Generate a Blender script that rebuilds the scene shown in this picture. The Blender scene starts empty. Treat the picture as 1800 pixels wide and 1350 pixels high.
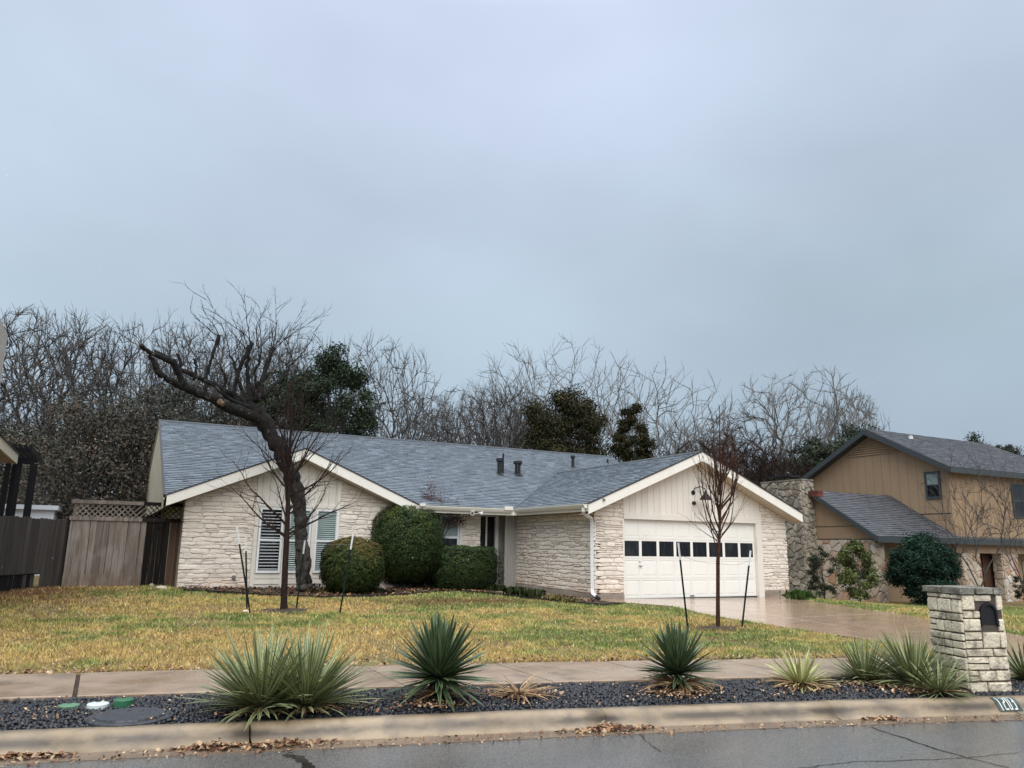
import bpy, math, random
import numpy as np
from mathutils import Vector, Matrix, noise as mnoise

# ------------------------------------------------------------------ camera, sky, sun, exposure
scene = bpy.context.scene
COL = scene.collection
CAM_F, CAM_TH, CAM_RO, CAM_YAW, CAM_Z = 1340.0, 0.2093, 0.0156, 0.4813, 1.5
_h = Vector((math.sin(CAM_YAW), math.cos(CAM_YAW), 0)); _r = Vector((math.cos(CAM_YAW), -math.sin(CAM_YAW), 0)); _z = Vector((0, 0, 1))
cF = _h*math.cos(CAM_TH) + _z*math.sin(CAM_TH); _u0 = -_h*math.sin(CAM_TH) + _z*math.cos(CAM_TH)
cR = _r*math.cos(CAM_RO) + _u0*math.sin(CAM_RO); cU = -_r*math.sin(CAM_RO) + _u0*math.cos(CAM_RO)
cC = Vector((0, 0, CAM_Z))
cd = bpy.data.cameras.new('camera'); cam = bpy.data.objects.new('camera', cd); COL.objects.link(cam)
cd.sensor_width = 36; cd.lens = CAM_F/1800*36; cd.clip_end = 2000; cd.clip_start = 0.05
cam.matrix_world = Matrix(((cR.x, cU.x, -cF.x, 0), (cR.y, cU.y, -cF.y, 0), (cR.z, cU.z, -cF.z, CAM_Z), (0, 0, 0, 1)))
scene.camera = cam

SUN_EL, SUN_AZ = math.radians(45), math.radians(200)      # overcast glow, high behind the camera
world = bpy.data.worlds.new('World'); scene.world = world; world.use_nodes = True
wn = world.node_tree; wn.nodes.clear(); W = wn.nodes.new; WL = wn.links.new
wo = W('ShaderNodeOutputWorld'); bg = W('ShaderNodeBackground'); bg.inputs['Strength'].default_value = 0.1
sky = W('ShaderNodeTexSky'); sky.sky_type = 'NISHITA'; sky.sun_disc = False
sky.sun_elevation = SUN_EL; sky.sun_rotation = SUN_AZ; sky.air_density = 1.5; sky.dust_density = 3
tc = W('ShaderNodeTexCoord'); sp = W('ShaderNodeSeparateXYZ'); WL(tc.outputs['Generated'], sp.inputs[0])
rmp = W('ShaderNodeValToRGB'); WL(sp.outputs['Z'], rmp.inputs[0])
e = rmp.color_ramp.elements; e[0].position = 0.0; e[0].color = (2.65, 3.25, 4.05, 1); e[1].position = 1.0; e[1].color = (19, 19.6, 20.4, 1)
for p_, c_ in ((.10, (2.75, 3.4, 4.2, 1)), (.30, (3.35, 4.05, 4.75, 1)), (.45, (3.7, 4.35, 5.2, 1)), (.62, (4.4, 5.05, 6.1, 1)), (.78, (11, 11.6, 12.4, 1))):
    q = e.new(p_); q.color = c_
mp = W('ShaderNodeMapping'); WL(tc.outputs['Generated'], mp.inputs[0]); mp.inputs['Scale'].default_value = (1, 1, 1.7)
nz = W('ShaderNodeTexNoise'); nz.inputs['Scale'].default_value = 1.9; nz.inputs['Detail'].default_value = 4; nz.inputs['Roughness'].default_value = .45
WL(mp.outputs[0], nz.inputs['Vector'])
mr = W('ShaderNodeMapRange'); mr.inputs[1].default_value = .3; mr.inputs[2].default_value = .7; mr.inputs[3].default_value = .84; mr.inputs[4].default_value = 1.12
WL(nz.outputs['Fac'], mr.inputs[0])
ml = W('ShaderNodeMix'); ml.data_type = 'RGBA'; ml.blend_type = 'MULTIPLY'; ml.inputs[0].default_value = 1
WL(rmp.outputs[0], ml.inputs[6]); WL(mr.outputs[0], ml.inputs[7])
mx = W('ShaderNodeMix'); mx.data_type = 'RGBA'; mx.inputs[0].default_value = .93
n2 = W('ShaderNodeTexNoise'); n2.inputs['Scale'].default_value = 1.3; n2.inputs['Detail'].default_value = 3; mp2 = W('ShaderNodeMapping'); mp2.inputs['Location'].default_value = (3.1, 1.7, 5.3); mp2.inputs['Scale'].default_value = (1, 1, 1.5)
WL(tc.outputs['Generated'], mp2.inputs[0]); WL(mp2.outputs[0], n2.inputs['Vector']); tr = W('ShaderNodeValToRGB'); WL(n2.outputs['Fac'], tr.inputs[0])
tr.color_ramp.elements[0].position = .36; tr.color_ramp.elements[0].color = (.97, 1.0, .99, 1); tr.color_ramp.elements[1].position = .64; tr.color_ramp.elements[1].color = (1.015, .99, 1.02, 1)
m2 = W('ShaderNodeMix'); m2.data_type = 'RGBA'; m2.blend_type = 'MULTIPLY'; m2.inputs[0].default_value = 1; WL(ml.outputs[2], m2.inputs[6]); WL(tr.outputs[0], m2.inputs[7])
WL(sky.outputs[0], mx.inputs[6]); WL(m2.outputs[2], mx.inputs[7]); WL(mx.outputs[2], bg.inputs['Color']); WL(bg.outputs[0], wo.inputs[0])

sd = bpy.data.lights.new('sun', 'SUN'); sd.energy = 1.5; sd.angle = math.radians(60); sd.color = (1, .96, .9)
sun = bpy.data.objects.new('sun', sd); COL.objects.link(sun)
_sdir = Vector((math.sin(SUN_AZ)*math.cos(SUN_EL), math.cos(SUN_AZ)*math.cos(SUN_EL), math.sin(SUN_EL)))
sun.rotation_euler = _sdir.to_track_quat('Z', 'Y').to_euler(); sun.location = (0, -5, 30)
scene.view_settings.view_transform = 'Standard'; scene.view_settings.look = 'None'
scene.view_settings.exposure = 0.58; scene.view_settings.gamma = 1; scene.view_settings.use_curve_mapping = False
scene.render.engine = 'CYCLES'
scene.cycles.max_bounces = 6; scene.cycles.diffuse_bounces = 3; scene.cycles.volume_bounces = 0

# ------------------------------------------------------------------ helpers
def ray(px, py): return cF + cR*((px-900)/CAM_F) + cU*((675-py)/CAM_F)
def on_z(px, py, Z): d = ray(px, py); return cC + d*((Z-cC.z)/d.z)
def on_y(px, py, Y): d = ray(px, py); return cC + d*((Y-cC.y)/d.y)
def on_x(px, py, X): d = ray(px, py); return cC + d*((X-cC.x)/d.x)
def proj(p):
    d = Vector(p)-cC; return 900+CAM_F*d.dot(cR)/d.dot(cF), 675-CAM_F*d.dot(cU)/d.dot(cF)
def street(x): return -.226*x - .006*max(0., x-2)**2            # the street bends away slightly
def streetn(x): return -.226*x - .006*np.maximum(0., x-2)**2
SW_BACK, SW_FRONT, CURB_BACK, CURB_EDGE, GUTTER = 10.30, 8.84, 7.52, 7.38, 7.05
def ground(x, y):
    hb = float(np.interp(x, [-20, 3, 8, 12, 18.5, 23, 30, 60], [.40, .32, .25, .15, .10, -.27, -.4, -.7]))
    yh = float(np.interp(x, [9, 12], [20.5, 17.0])); ys = SW_BACK+street(min(x, 14))
    s = min(1., max(0., (y-ys)/(yh-ys)))
    s = s*(.75+.25*s)+.0
    return hb*s
def groundn(x, y):
    hb = np.interp(x, [-20, 3, 8, 12, 18.5, 23, 30, 60], [.40, .32, .25, .15, .10, -.27, -.4, -.7])
    yh = np.interp(x, [9, 12], [20.5, 17.0]); ys = SW_BACK+streetn(np.minimum(x, 14))
    s = np.clip((y-ys)/(yh-ys), 0, 1)
    return hb*s*(.75+.25*s)
def on_ground(px, py):
    z = 0.
    for _ in range(30):
        p = on_z(px, py, z); z = .5*z+.5*ground(p.x, p.y)
    return Vector((p.x, p.y, ground(p.x, p.y)))

def newmesh(name, V, Fc, mat=None, smooth=False):
    me = bpy.data.meshes.new(name); me.from_pydata([tuple(v) for v in V], [], Fc)
    if mat is not None:
        me.materials.append(mat)
    if smooth:
        me.polygons.foreach_set('use_smooth', [True]*len(me.polygons))
    return me
def tag(o, label=None, cat=None, group=None, kind=None):
    if label: o['label'] = label
    if cat: o['category'] = cat
    if group: o['group'] = group
    if kind: o['kind'] = kind
    return o
def link(name, me, parent=None):
    o = bpy.data.objects.new(name, me); COL.objects.link(o)
    if parent is not None:
        o.parent = parent; b = parent.get('_b')
        if b is not None: o.matrix_parent_inverse = Matrix.Translation((-b[0], -b[1], -b[2]))
    return o
def thing(name, loc, label, cat, group=None, world_coords=True):
    o = bpy.data.objects.new(name, None); COL.objects.link(o); o.location = loc; o.empty_display_size = .3
    if world_coords: o['_b'] = tuple(loc)
    return tag(o, label, cat, group)
def obj(name, V, Fc, mat, parent=None, smooth=False): return link(name, newmesh(name, V, Fc, mat, smooth), parent)

class MB:
    def __init__(s): s.V = []; s.F = []; s.C = []
    def add(s, V, F, c=None):
        b = len(s.V); s.V += [tuple(v) for v in V]; s.F += [tuple(i+b for i in f) for f in F]
        if c is not None: s.C += [c]*len(V)
    def box(s, x0, x1, y0, y1, z0, z1, c=None):
        s.add([(x0,y0,z0),(x1,y0,z0),(x1,y1,z0),(x0,y1,z0),(x0,y0,z1),(x1,y0,z1),(x1,y1,z1),(x0,y1,z1)],
              [(0,3,2,1),(4,5,6,7),(0,1,5,4),(1,2,6,5),(2,3,7,6),(3,0,4,7)], c)
    def obox(s, o, a, b, c_, col=None):   # box from corner o with edge vectors a, b, c_
        o, a, b, c_ = Vector(o), Vector(a), Vector(b), Vector(c_)
        if a.cross(b).dot(c_) < 0: a, b = b, a
        P = [o, o+a, o+a+b, o+b]; P += [p+c_ for p in P]
        s.add(P, [(0,3,2,1),(4,5,6,7),(0,1,5,4),(1,2,6,5),(2,3,7,6),(3,0,4,7)], col)
    def tube(s, P, R, n=6, c=None, cap=True):
        P = [Vector(p) for p in P]; b = len(s.V); m = len(P)
        ref = None
        for i, p in enumerate(P):
            t = (P[min(i+1, m-1)]-P[max(i-1, 0)])
            if t.length < 1e-9: t = Vector((0,0,1))
            t.normalize()
            if ref is None: ref = t.orthogonal().normalized()
            a = (ref - t*ref.dot(t))
            if a.length < 1e-6: a = t.orthogonal()
            a.normalize(); ref = a; q = t.cross(a); r = R[i] if hasattr(R, '__len__') else R
            for k in range(n):
                w = 2*math.pi*k/n; s.V.append(tuple(p + a*(math.cos(w)*r) + q*(math.sin(w)*r)))
                if c is not None: s.C.append(c)
        for i in range(m-1):
            for k in range(n):
                k2 = (k+1) % n; s.F.append((b+i*n+k, b+i*n+k2, b+(i+1)*n+k2, b+(i+1)*n+k))
        if cap and n > 3:
            s.F.append(tuple(b+k for k in reversed(range(n)))); s.F.append(tuple(b+(m-1)*n+k for k in range(n)))
    def prism(s, poly, fn, d0, d1, c=None):  # poly 2-D (ccw), fn(u,v,d)->3-D
        n = len(poly); V = [fn(u, v, d0) for u, v in poly] + [fn(u, v, d1) for u, v in poly]
        s.add(V, [tuple(reversed(range(n))), tuple(range(n, 2*n))] + [(i, (i+1) % n, (i+1) % n+n, i+n) for i in range(n)], c)
    def mesh(s, name, mat, smooth=False):
        me = newmesh(name, s.V, s.F, mat, smooth)
        if s.C:
            a = me.color_attributes.new('Col', 'FLOAT_COLOR', 'POINT')
            a.data.foreach_set('color', np.array([(c if len(c) == 4 else (*c, 1)) for c in s.C], np.float32).ravel())
        return me
    def build(s, name, mat, parent=None, smooth=False): return link(name, s.mesh(name, mat, smooth), parent)

def npmesh(name, V, F, mat, C=None, smooth=False):
    """V (n,3), F (m,k) arrays"""
    me = bpy.data.meshes.new(name); n, (m, k) = len(V), F.shape
    me.vertices.add(n); me.vertices.foreach_set('co', np.ascontiguousarray(V, np.float32).ravel())
    me.loops.add(m*k); me.loops.foreach_set('vertex_index', np.ascontiguousarray(F, np.int32).ravel())
    me.polygons.add(m); me.polygons.foreach_set('loop_start', np.arange(0, m*k, k, dtype=np.int32))
    if smooth: me.polygons.foreach_set('use_smooth', np.ones(m, bool))
    me.materials.append(mat)
    if C is not None:
        a = me.color_attributes.new('Col', 'FLOAT_COLOR', 'POINT')
        a.data.foreach_set('color', np.ascontiguousarray(np.concatenate([C, np.ones((n, 1))], 1), np.float32).ravel())
    me.update(calc_edges=True); me.validate(); return me

def clip_poly(P, C):      # Sutherland-Hodgman, C convex ccw
    out = list(P)
    for i in range(len(C)):
        a = C[i]; b = C[(i+1) % len(C)]; ex, ey = b[0]-a[0], b[1]-a[1]; inp = out; out = []
        def sd_(p): return ex*(p[1]-a[1]) - ey*(p[0]-a[0])
        for j in range(len(inp)):
            p, q = inp[j], inp[(j+1) % len(inp)]; sp_, sq = sd_(p), sd_(q)
            if sp_ >= 0: out.append(p)
            if sp_*sq < 0:
                t = sp_/(sp_-sq); out.append((p[0]+(q[0]-p[0])*t, p[1]+(q[1]-p[1])*t))
        if len(out) < 3: return []
    return out
def area(P): return .5*sum(P[i][0]*P[(i+1) % len(P)][1]-P[(i+1) % len(P)][0]*P[i][1] for i in range(len(P)))

def vnoise(x, y, seed=0):
    rs = np.random.RandomState(seed); T = rs.rand(64, 64)
    xi = np.floor(x).astype(int); yi = np.floor(y).astype(int); fx = x-xi; fy = y-yi
    fx = fx*fx*(3-2*fx); fy = fy*fy*(3-2*fy)
    g = lambda a, b: T[a % 64, b % 64]
    return (g(xi, yi)*(1-fx)+g(xi+1, yi)*fx)*(1-fy) + (g(xi, yi+1)*(1-fx)+g(xi+1, yi+1)*fx)*fy
def fbm(x, y, seed=0, o=3): return sum(vnoise(x*2**i+7*i, y*2**i+3*i, seed+i)*.5**i for i in range(o))/sum(.5**i for i in range(o))

# ------------------------------------------------------------------ materials
class Mat:
    def __init__(s, name, color, rough=.6, spec=.5, metal=0.):
        s.m = bpy.data.materials.new(name); s.m.use_nodes = True; s.t = s.m.node_tree; s.N = s.t.nodes; s.L = s.t.links.new
        s.b = s.N['Principled BSDF']; s.b.inputs['Roughness'].default_value = rough; s.b.inputs['Metallic'].default_value = metal
        s.b.inputs['Specular IOR Level'].default_value = spec if 'bark' not in name else .12
        r = s.N.new('ShaderNodeRGB'); r.outputs[0].default_value = (*color, 1); s.c = r.outputs[0]
        g = s.N.new('ShaderNodeNewGeometry'); s.pos = g.outputs['Position']
        t = s.N.new('ShaderNodeTexCoord'); s.objc = t.outputs['Object']; s.hgt = None
        s.b_in()
    def b_in(s): s.L(s.c, s.b.inputs['Base Color'])
    def vec(s, scale=(1, 1, 1), src=None, rot=None):
        m = s.N.new('ShaderNodeMapping'); s.L(src or s.pos, m.inputs[0]); m.inputs['Scale'].default_value = scale
        if rot: m.inputs['Rotation'].default_value = rot
        return m.outputs[0]
    def noise(s, scale, detail=3, rough=.55, stretch=(1, 1, 1), lo=.35, hi=.65, src=None, rot=None):
        n = s.N.new('ShaderNodeTexNoise'); n.inputs['Scale'].default_value = scale; n.inputs['Detail'].default_value = detail
        n.inputs['Roughness'].default_value = rough; s.L(s.vec(stretch, src, rot), n.inputs['Vector'])
        r = s.N.new('ShaderNodeMapRange'); s.L(n.outputs['Fac'], r.inputs[0]); r.inputs[1].default_value = lo; r.inputs[2].default_value = hi
        return r.outputs[0]
    def voro(s, scale, feature='F1', out='Distance', stretch=(1, 1, 1)):
        n = s.N.new('ShaderNodeTexVoronoi'); n.feature = feature; n.inputs['Scale'].default_value = scale; s.L(s.vec(stretch), n.inputs['Vector']); return n.outputs[out]
    def math(s, op, a, b=None):
        n = s.N.new('ShaderNodeMath'); n.operation = op
        for i, v in enumerate((a, b)):
            if v is None: continue
            if isinstance(v, (int, float)): n.inputs[i].default_value = v
            else: s.L(v, n.inputs[i])
        return n.outputs[0]
    def range(s, a, i0, i1, o0, o1):
        r = s.N.new('ShaderNodeMapRange'); s.L(a, r.inputs[0])
        for k, v in enumerate((i0, i1, o0, o1)): r.inputs[k+1].default_value = v
        return r.outputs[0]
    def mix(s, fac, color, amt=1., mode='MIX'):
        m = s.N.new('ShaderNodeMix'); m.data_type = 'RGBA'; m.blend_type = mode; s.L(s.c, m.inputs[6])
        if amt != 1.: fac = s.math('MULTIPLY', fac, amt)
        s.L(fac, m.inputs[0])
        if hasattr(color, '__len__'): m.inputs[7].default_value = (*color, 1)
        else: s.L(color, m.inputs[7])
        s.c = m.outputs[2]; s.b_in(); return s
    def attr(s, mode='MULTIPLY'):
        a = s.N.new('ShaderNodeAttribute'); a.attribute_name = 'Col'
        if mode == 'SET': s.c = a.outputs[0]; s.b_in(); return s
        m = s.N.new('ShaderNodeMix'); m.data_type = 'RGBA'; m.blend_type = mode; m.inputs[0].default_value = 1
        s.L(s.c, m.inputs[6]); s.L(a.outputs[0], m.inputs[7]); s.c = m.outputs[2]; s.b_in(); return s
    def rand(s): return s.N.new('ShaderNodeObjectInfo').outputs['Random']
    def vary(s, lo=.8, hi=1.15, src=None):
        v = s.range(src or s.rand(), 0, 1, lo, hi); c = s.N.new('ShaderNodeCombineColor')
        for i in range(3): s.L(v, c.inputs[i])
        m = s.N.new('ShaderNodeMix'); m.data_type = 'RGBA'; m.blend_type = 'MULTIPLY'; m.inputs[0].default_value = 1
        s.L(s.c, m.inputs[6]); s.L(c.outputs[0], m.inputs[7]); s.c = m.outputs[2]; s.b_in(); return s
    def ramp(s, fac, stops):
        r = s.N.new('ShaderNodeValToRGB'); s.L(fac, r.inputs[0]); e = r.color_ramp.elements
        e[0].position, e[0].color = stops[0][0], (*stops[0][1], 1); e[1].position, e[1].color = stops[-1][0], (*stops[-1][1], 1)
        for p, c in stops[1:-1]:
            q = e.new(p); q.color = (*c, 1)
        s.c = r.outputs[0]; s.b_in(); return s
    def rough(s, fac, lo, hi): s.L(s.range(fac, 0, 1, lo, hi), s.b.inputs['Roughness']); return s
    def bump(s, h, strength=.3, dist=.01):
        b = s.N.new('ShaderNodeBump'); b.inputs['Strength'].default_value = strength; b.inputs['Distance'].default_value = dist; s.L(h, b.inputs['Height'])
        if s.hgt is not None: s.L(s.hgt, b.inputs['Normal'])
        s.hgt = b.outputs[0]; s.L(s.hgt, s.b.inputs['Normal']); return s
    def thin(s, t=.35):
        s.b.inputs['Subsurface Weight'].default_value = 0
        return s

def mk():
    M = {}
    def z_of(m):
        s = m.N.new('ShaderNodeSeparateXYZ'); m.L(m.pos, s.inputs[0]); return s.outputs['Z']
    m = Mat('white_limestone', (.88, .80, .71), .75); m.vary(.90, 1.06); m.mix(m.noise(3, 4), (.80, .73, .64), .6); m.mix(m.noise(9, 3, lo=.56, hi=.7), (.70, .55, .45), .25)
    low = m.math('MULTIPLY', m.range(z_of(m), .25, .85, 1, 0), m.noise(2.2, 3, lo=.3, hi=.6)); m.mix(low, (.60, .36, .22), .5)
    m.bump(m.noise(38, 5), .5, .01); M['stone'] = m.m
    m = Mat('mortar', (.68, .61, .54), .9); m.mix(m.noise(6, 3), (.76, .70, .62), .6); m.bump(m.noise(60, 3), .4, .01); M['mortar'] = m.m
    m = Mat('white_trim', (.86, .83, .76), .5); m.mix(m.noise(4, 4, stretch=(1, 1, .3), lo=.5, hi=.75), (.66, .62, .54), .35); m.bump(m.noise(30, 2), .1, .003); M['trim'] = m.m
    m = Mat('cream_siding', (.80, .755, .68), .6); m.vary(.95, 1.04); m.mix(m.noise(3, 4, stretch=(1, 1, .15), lo=.5, hi=.75), (.62, .575, .50), .4); m.bump(m.noise(40, 3, stretch=(1, 1, .06)), .25, .004); M['siding'] = m.m
    m = Mat('grey_siding', (.42, .40, .37), .6); m.mix(m.noise(3, 4, stretch=(1, 1, .1)), (.34, .33, .31), .5); M['greysiding'] = m.m
    m = Mat('door_paint', (.87, .86, .81), .38); m.mix(m.noise(2.5, 4, lo=.5, hi=.8), (.70, .68, .62), .3); M['doorpaint'] = m.m
    m = Mat('vinyl_white', (.82, .83, .84), .35); M['vinyl'] = m.m
    m = Mat('louver_white', (.40, .41, .41), .5); M['louver'] = m.m
    m = Mat('dark_glass', (.008, .009, .011), .07, .35); m.mix(m.noise(5, 4, stretch=(1, 1, .4), lo=.48, hi=.66), (.04, .043, .043), .6); m.vary(.4, 1.5); M['glass'] = m.m  # paler mottling painted into the glass stands in for reflections and dim interior
    m = Mat('pale_glass', (.30, .38, .35), .06, .6); m.mix(m.noise(3, 2), (.22, .29, .28), .6); M['paleglass'] = m.m
    m = Mat('screen_grey', (.14, .17, .17), .4); M['screen'] = m.m
    m = Mat('gutter_paint', (.77, .74, .66), .3); M['gutter'] = m.m
    m = Mat('dark_drip_edge', (.025, .025, .028), .5); M['drip'] = m.m
    m = Mat('black_metal', (.012, .012, .014), .55, .4); M['black'] = m.m
    m = Mat('green_post', (.008, .018, .016), .6, .25); M['post'] = m.m
    m = Mat('white_post_tip', (.75, .76, .76), .5); M['posttip'] = m.m
    m = Mat('wire', (.25, .25, .26), .4, .5, .6); M['wire'] = m.m
    # shingles: per-tab tone in the mesh
    m = Mat('slate_shingles', (.165, .20, .23), .45, .5); m.attr(); m.mix(m.noise(45, 2), (.09, .105, .13), .45); m.mix(m.noise(.8, 3, lo=.4, hi=.7), (.13, .15, .18), .35)
    m.bump(m.noise(150, 2), .35, .004); m.rough(m.noise(1.4, 3), .36, .55); M['shingle'] = m.m
    m = Mat('dark_shingles', (.085, .09, .10), .55, .5); m.attr(); m.mix(m.noise(45, 2), (.05, .05, .06), .5); m.bump(m.noise(150, 2), .35, .004); M['shingle2'] = m.m
    m = Mat('roof_deck', (.06, .07, .08), .7); M['deck'] = m.m
    m = Mat('soffit_tan', (.50, .44, .35), .6); m.mix(m.noise(3, 3), (.42, .37, .29), .5); M['soffit'] = m.m
    m = Mat('gable_khaki', (.50, .46, .36), .6); m.mix(m.noise(2, 3), (.36, .32, .24), .5); M['khaki'] = m.m
    # ground
    m = Mat('lawn_soil', (.18, .125, .05), .9); m.mix(m.noise(1.1, 4), (.30, .22, .08), .7); m.mix(m.noise(14, 4), (.10, .085, .03), .6); m.mix(m.noise(60, 3), (.30, .22, .09), .5); m.bump(m.noise(50, 4), .7, .03); M['soil'] = m.m
    m = Mat('grass_blades', (1, 1, 1), .55, .3); m.attr('SET'); M['grass'] = m.m
    m = Mat('mulch', (.07, .045, .03), .85); m.mix(m.noise(9, 4), (.14, .08, .05), .7); m.mix(m.noise(40, 3), (.03, .022, .018), .6); m.bump(m.noise(45, 4), .8, .03); M['mulch'] = m.m
    def concrete(name, c0, c1, c2, r0, r1, sc=1.):
        m = Mat(name, c0, .4, .5); m.mix(m.noise(.9*sc, 6, stretch=(1, 1.6, 1), lo=.42, hi=.6), c1, .85); m.mix(m.noise(3.1*sc, 6, lo=.5, hi=.66), c2, .75)
        m.mix(m.noise(150, 2, lo=.55, hi=.75), tuple(min(1, x*1.5) for x in c0), .35); m.mix(m.noise(220, 2, lo=.55, hi=.7), tuple(x*.5 for x in c0), .3)
        m.vary(.93, 1.06); m.rough(m.noise(1.3*sc, 4, lo=.38, hi=.62), r0, r1); m.bump(m.noise(90, 4), .18, .004); m.bump(m.noise(6, 3), .12, .01); return m
    M['sidewalk'] = concrete('wet_sidewalk', (.33, .25, .18), (.27, .18, .115), (.19, .14, .10), .2, .5).m
    m = concrete('wet_driveway', (.44, .30, .21), (.38, .25, .165), (.30, .20, .14), .02, .11); M['drive'] = m.m
    m = concrete('curb_concrete', (.34, .26, .17), (.27, .20, .13), (.18, .14, .10), .35, .6, 1.3)
    bz = m.math('MULTIPLY', m.range(z_of(m), -.12, -.075, 0, 1), m.range(z_of(m), -.05, -.015, 1, 0)); m.mix(m.math('MULTIPLY', bz, m.noise(2.2, 6, stretch=(1, 1, 2.5), lo=.34, hi=.58)), (.055, .045, .036), .85)
    m.mix(m.noise(3, 4, lo=.5, hi=.7), (.09, .075, .06), .45); M['curb'] = m.m
    m = concrete('gutter_concrete', (.21, .155, .11), (.16, .115, .08), (.12, .09, .065), .07, .3); M['gutterpan'] = m.m
    m = concrete('slab_concrete', (.32, .27, .22), (.25, .21, .17), (.20, .165, .13), .2, .5); M['slab'] = m.m
    m = Mat('wet_asphalt', (.12, .12, .118), .3, .5); m.mix(m.noise(.55, 4, stretch=(.7, 1.4, 1)), (.065, .066, .068), .85)
    v = m.noise(120, 2, lo=.44, hi=.6); m.mix(v, (.26, .26, .25), .55); m.mix(m.noise(95, 2, lo=.5, hi=.6), (.03, .03, .03), .6)
    w = m.noise(.9, 5, stretch=(.6, 1.8, 1), lo=.44, hi=.56); m.rough(w, .02, .26); m.bump(m.noise(70, 3), .22, .005); m.bump(m.noise(3, 2), .05, .01); M['asphalt'] = m.m
    m = Mat('tar_seal', (.015, .015, .016), .2); M['tar'] = m.m
    m = Mat('black_gravel', (.02, .022, .027), .32, .6); m.vary(.6, 1.6, m.voro(30)); m.bump(m.noise(80, 3), .4, .004); M['gravel'] = m.m
    m = Mat('gravel_bed', (.012, .012, .014), .7); m.bump(m.noise(60, 4), .8, .02); M['gravelbed'] = m.m
    m = Mat('dead_leaf', (.42, .22, .11), .6, .3); m.attr('SET'); M['leaflitter'] = m.m
    # wood
    m = Mat('grey_fence_wood', (.29, .24, .20), .75); m.vary(.65, 1.2); m.mix(m.noise(22, 5, stretch=(1, 1, .05), lo=.42, hi=.6), (.13, .105, .09), .8); m.mix(m.noise(3, 3, stretch=(1, 1, .5), lo=.5, hi=.7), (.36, .33, .31), .5)
    lowz = m.math('MULTIPLY', m.range(z_of(m), .3, .75, 1, 0), m.noise(4, 3, lo=.3, hi=.6)); m.mix(lowz, (.13, .06, .035), .8); m.bump(m.noise(40, 4, stretch=(1, 1, .08)), .5, .006); M['fencewood'] = m.m
    m = Mat('wet_black_wood', (.014, .012, .011), .6, .15); m.vary(.5, 1.7); m.mix(m.noise(10, 4, stretch=(1, 1, .08), lo=.55, hi=.7), (.10, .06, .04), .7); m.bump(m.noise(40, 4, stretch=(1, 1, .08)), .5, .006); M['blackwood'] = m.m
    m = Mat('rust_brown_wood', (.11, .05, .028), .6); m.mix(m.noise(10, 4, stretch=(1, 1, .1)), (.035, .022, .016), .7); m.bump(m.noise(40, 4, stretch=(1, 1, .08)), .5, .006); M['brownwood'] = m.m
    m = Mat('old_fence_wood', (.085, .073, .066), .85, .2); m.vary(.65, 1.25); m.mix(m.noise(14, 4, stretch=(1, 1, .07)), (.045, .04, .037), .7); m.bump(m.noise(40, 4, stretch=(1, 1, .08)), .5, .006); M['oldwood'] = m.m
    m = Mat('pergola_black', (.010, .010, .012), .7, .2); M['pergola'] = m.m
    # bark, leaves
    def bark(name, a, b, sc=14, st=(1, 1, .3)):
        m = Mat(name, a, .85); m.mix(m.noise(sc, 5, stretch=st), b, .85); m.bump(m.noise(sc*1.5, 5, stretch=st), .9, .02); return m
    m = bark('old_oak_bark', (.04, .036, .033), (.10, .093, .085)); up_ = m.range(z_of(m), 1.2, 3.4, 0, 1); m.mix(up_, (.013, .012, .012), .85); m.mix(m.noise(5, 4, lo=.52, hi=.62), (.012, .011, .011), .8); m.mix(m.noise(7, 3, lo=.6, hi=.68), (.15, .15, .13), .5); M['oldbark'] = m.m
    M['cut'] = bark('sawn_wood', (.20, .13, .065), (.08, .05, .035)).m
    M['bark_red'] = bark('young_bark', (.045, .027, .023), (.026, .018, .016), 30).m
    M['bark_pear'] = bark('pear_bark', (.085, .042, .028), (.045, .026, .02), 30).m
    M['bark_grey'] = bark('grey_bark', (.095, .088, .082), (.06, .056, .053), 8).m  # lightened and greyed for distance: far-tree haze painted into the bark colour
    M['bark_pale'] = bark('pale_bark', (.19, .185, .175), (.11, .105, .10), 8).m
    def leaf(name, stops, rough=.5):
        m = Mat(name, (1, 1, 1), .7, .12); m.attr('SET'); return m.m
    M['leaf'] = leaf('foliage', None)
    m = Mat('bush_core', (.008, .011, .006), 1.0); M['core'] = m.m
    m = Mat('yucca_leaf', (1, 1, 1), .42, .4); m.attr('SET'); m.vary(.7, 1.2); M['yucca'] = m.m
    m = Mat('agave_leaf', (.55, .62, .6), .42, .4); m.attr('MULTIPLY'); m.vary(.65, 1.2); M['agave'] = m.m
    m = Mat('dry_leaf', (.42, .29, .16), .7, .2); m.vary(.55, 1.25); m.mix(m.noise(20, 3), (.22, .11, .05), .6); M['dry'] = m.m
    # mailbox / rubble stones
    m = Mat('mailbox_limestone', (.85, .76, .59), .6); m.vary(.8, 1.1); m.mix(m.noise(5, 4), (.58, .50, .37), .6); m.mix(m.noise(6, 5, lo=.5, hi=.64), (.16, .14, .11), .72)
    m.mix(m.noise(25, 3, lo=.58, hi=.7), (.30, .28, .24), .5); m.bump(m.noise(35, 5), .6, .012); M['mailstone'] = m.m
    m = Mat('mailbox_mortar', (.09, .07, .055), .9); m.mix(m.noise(14, 3), (.08, .065, .055), .7); m.bump(m.noise(60, 3), .5, .01); M['mailmortar'] = m.m
    m = Mat('cap_stone', (.26, .245, .20), .6); m.mix(m.noise(6, 5), (.09, .085, .07), .8); m.mix(m.noise(14, 3, lo=.55, hi=.7), (.42, .40, .34), .6); m.bump(m.noise(30, 5), .6, .012); M['cap'] = m.m
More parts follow.
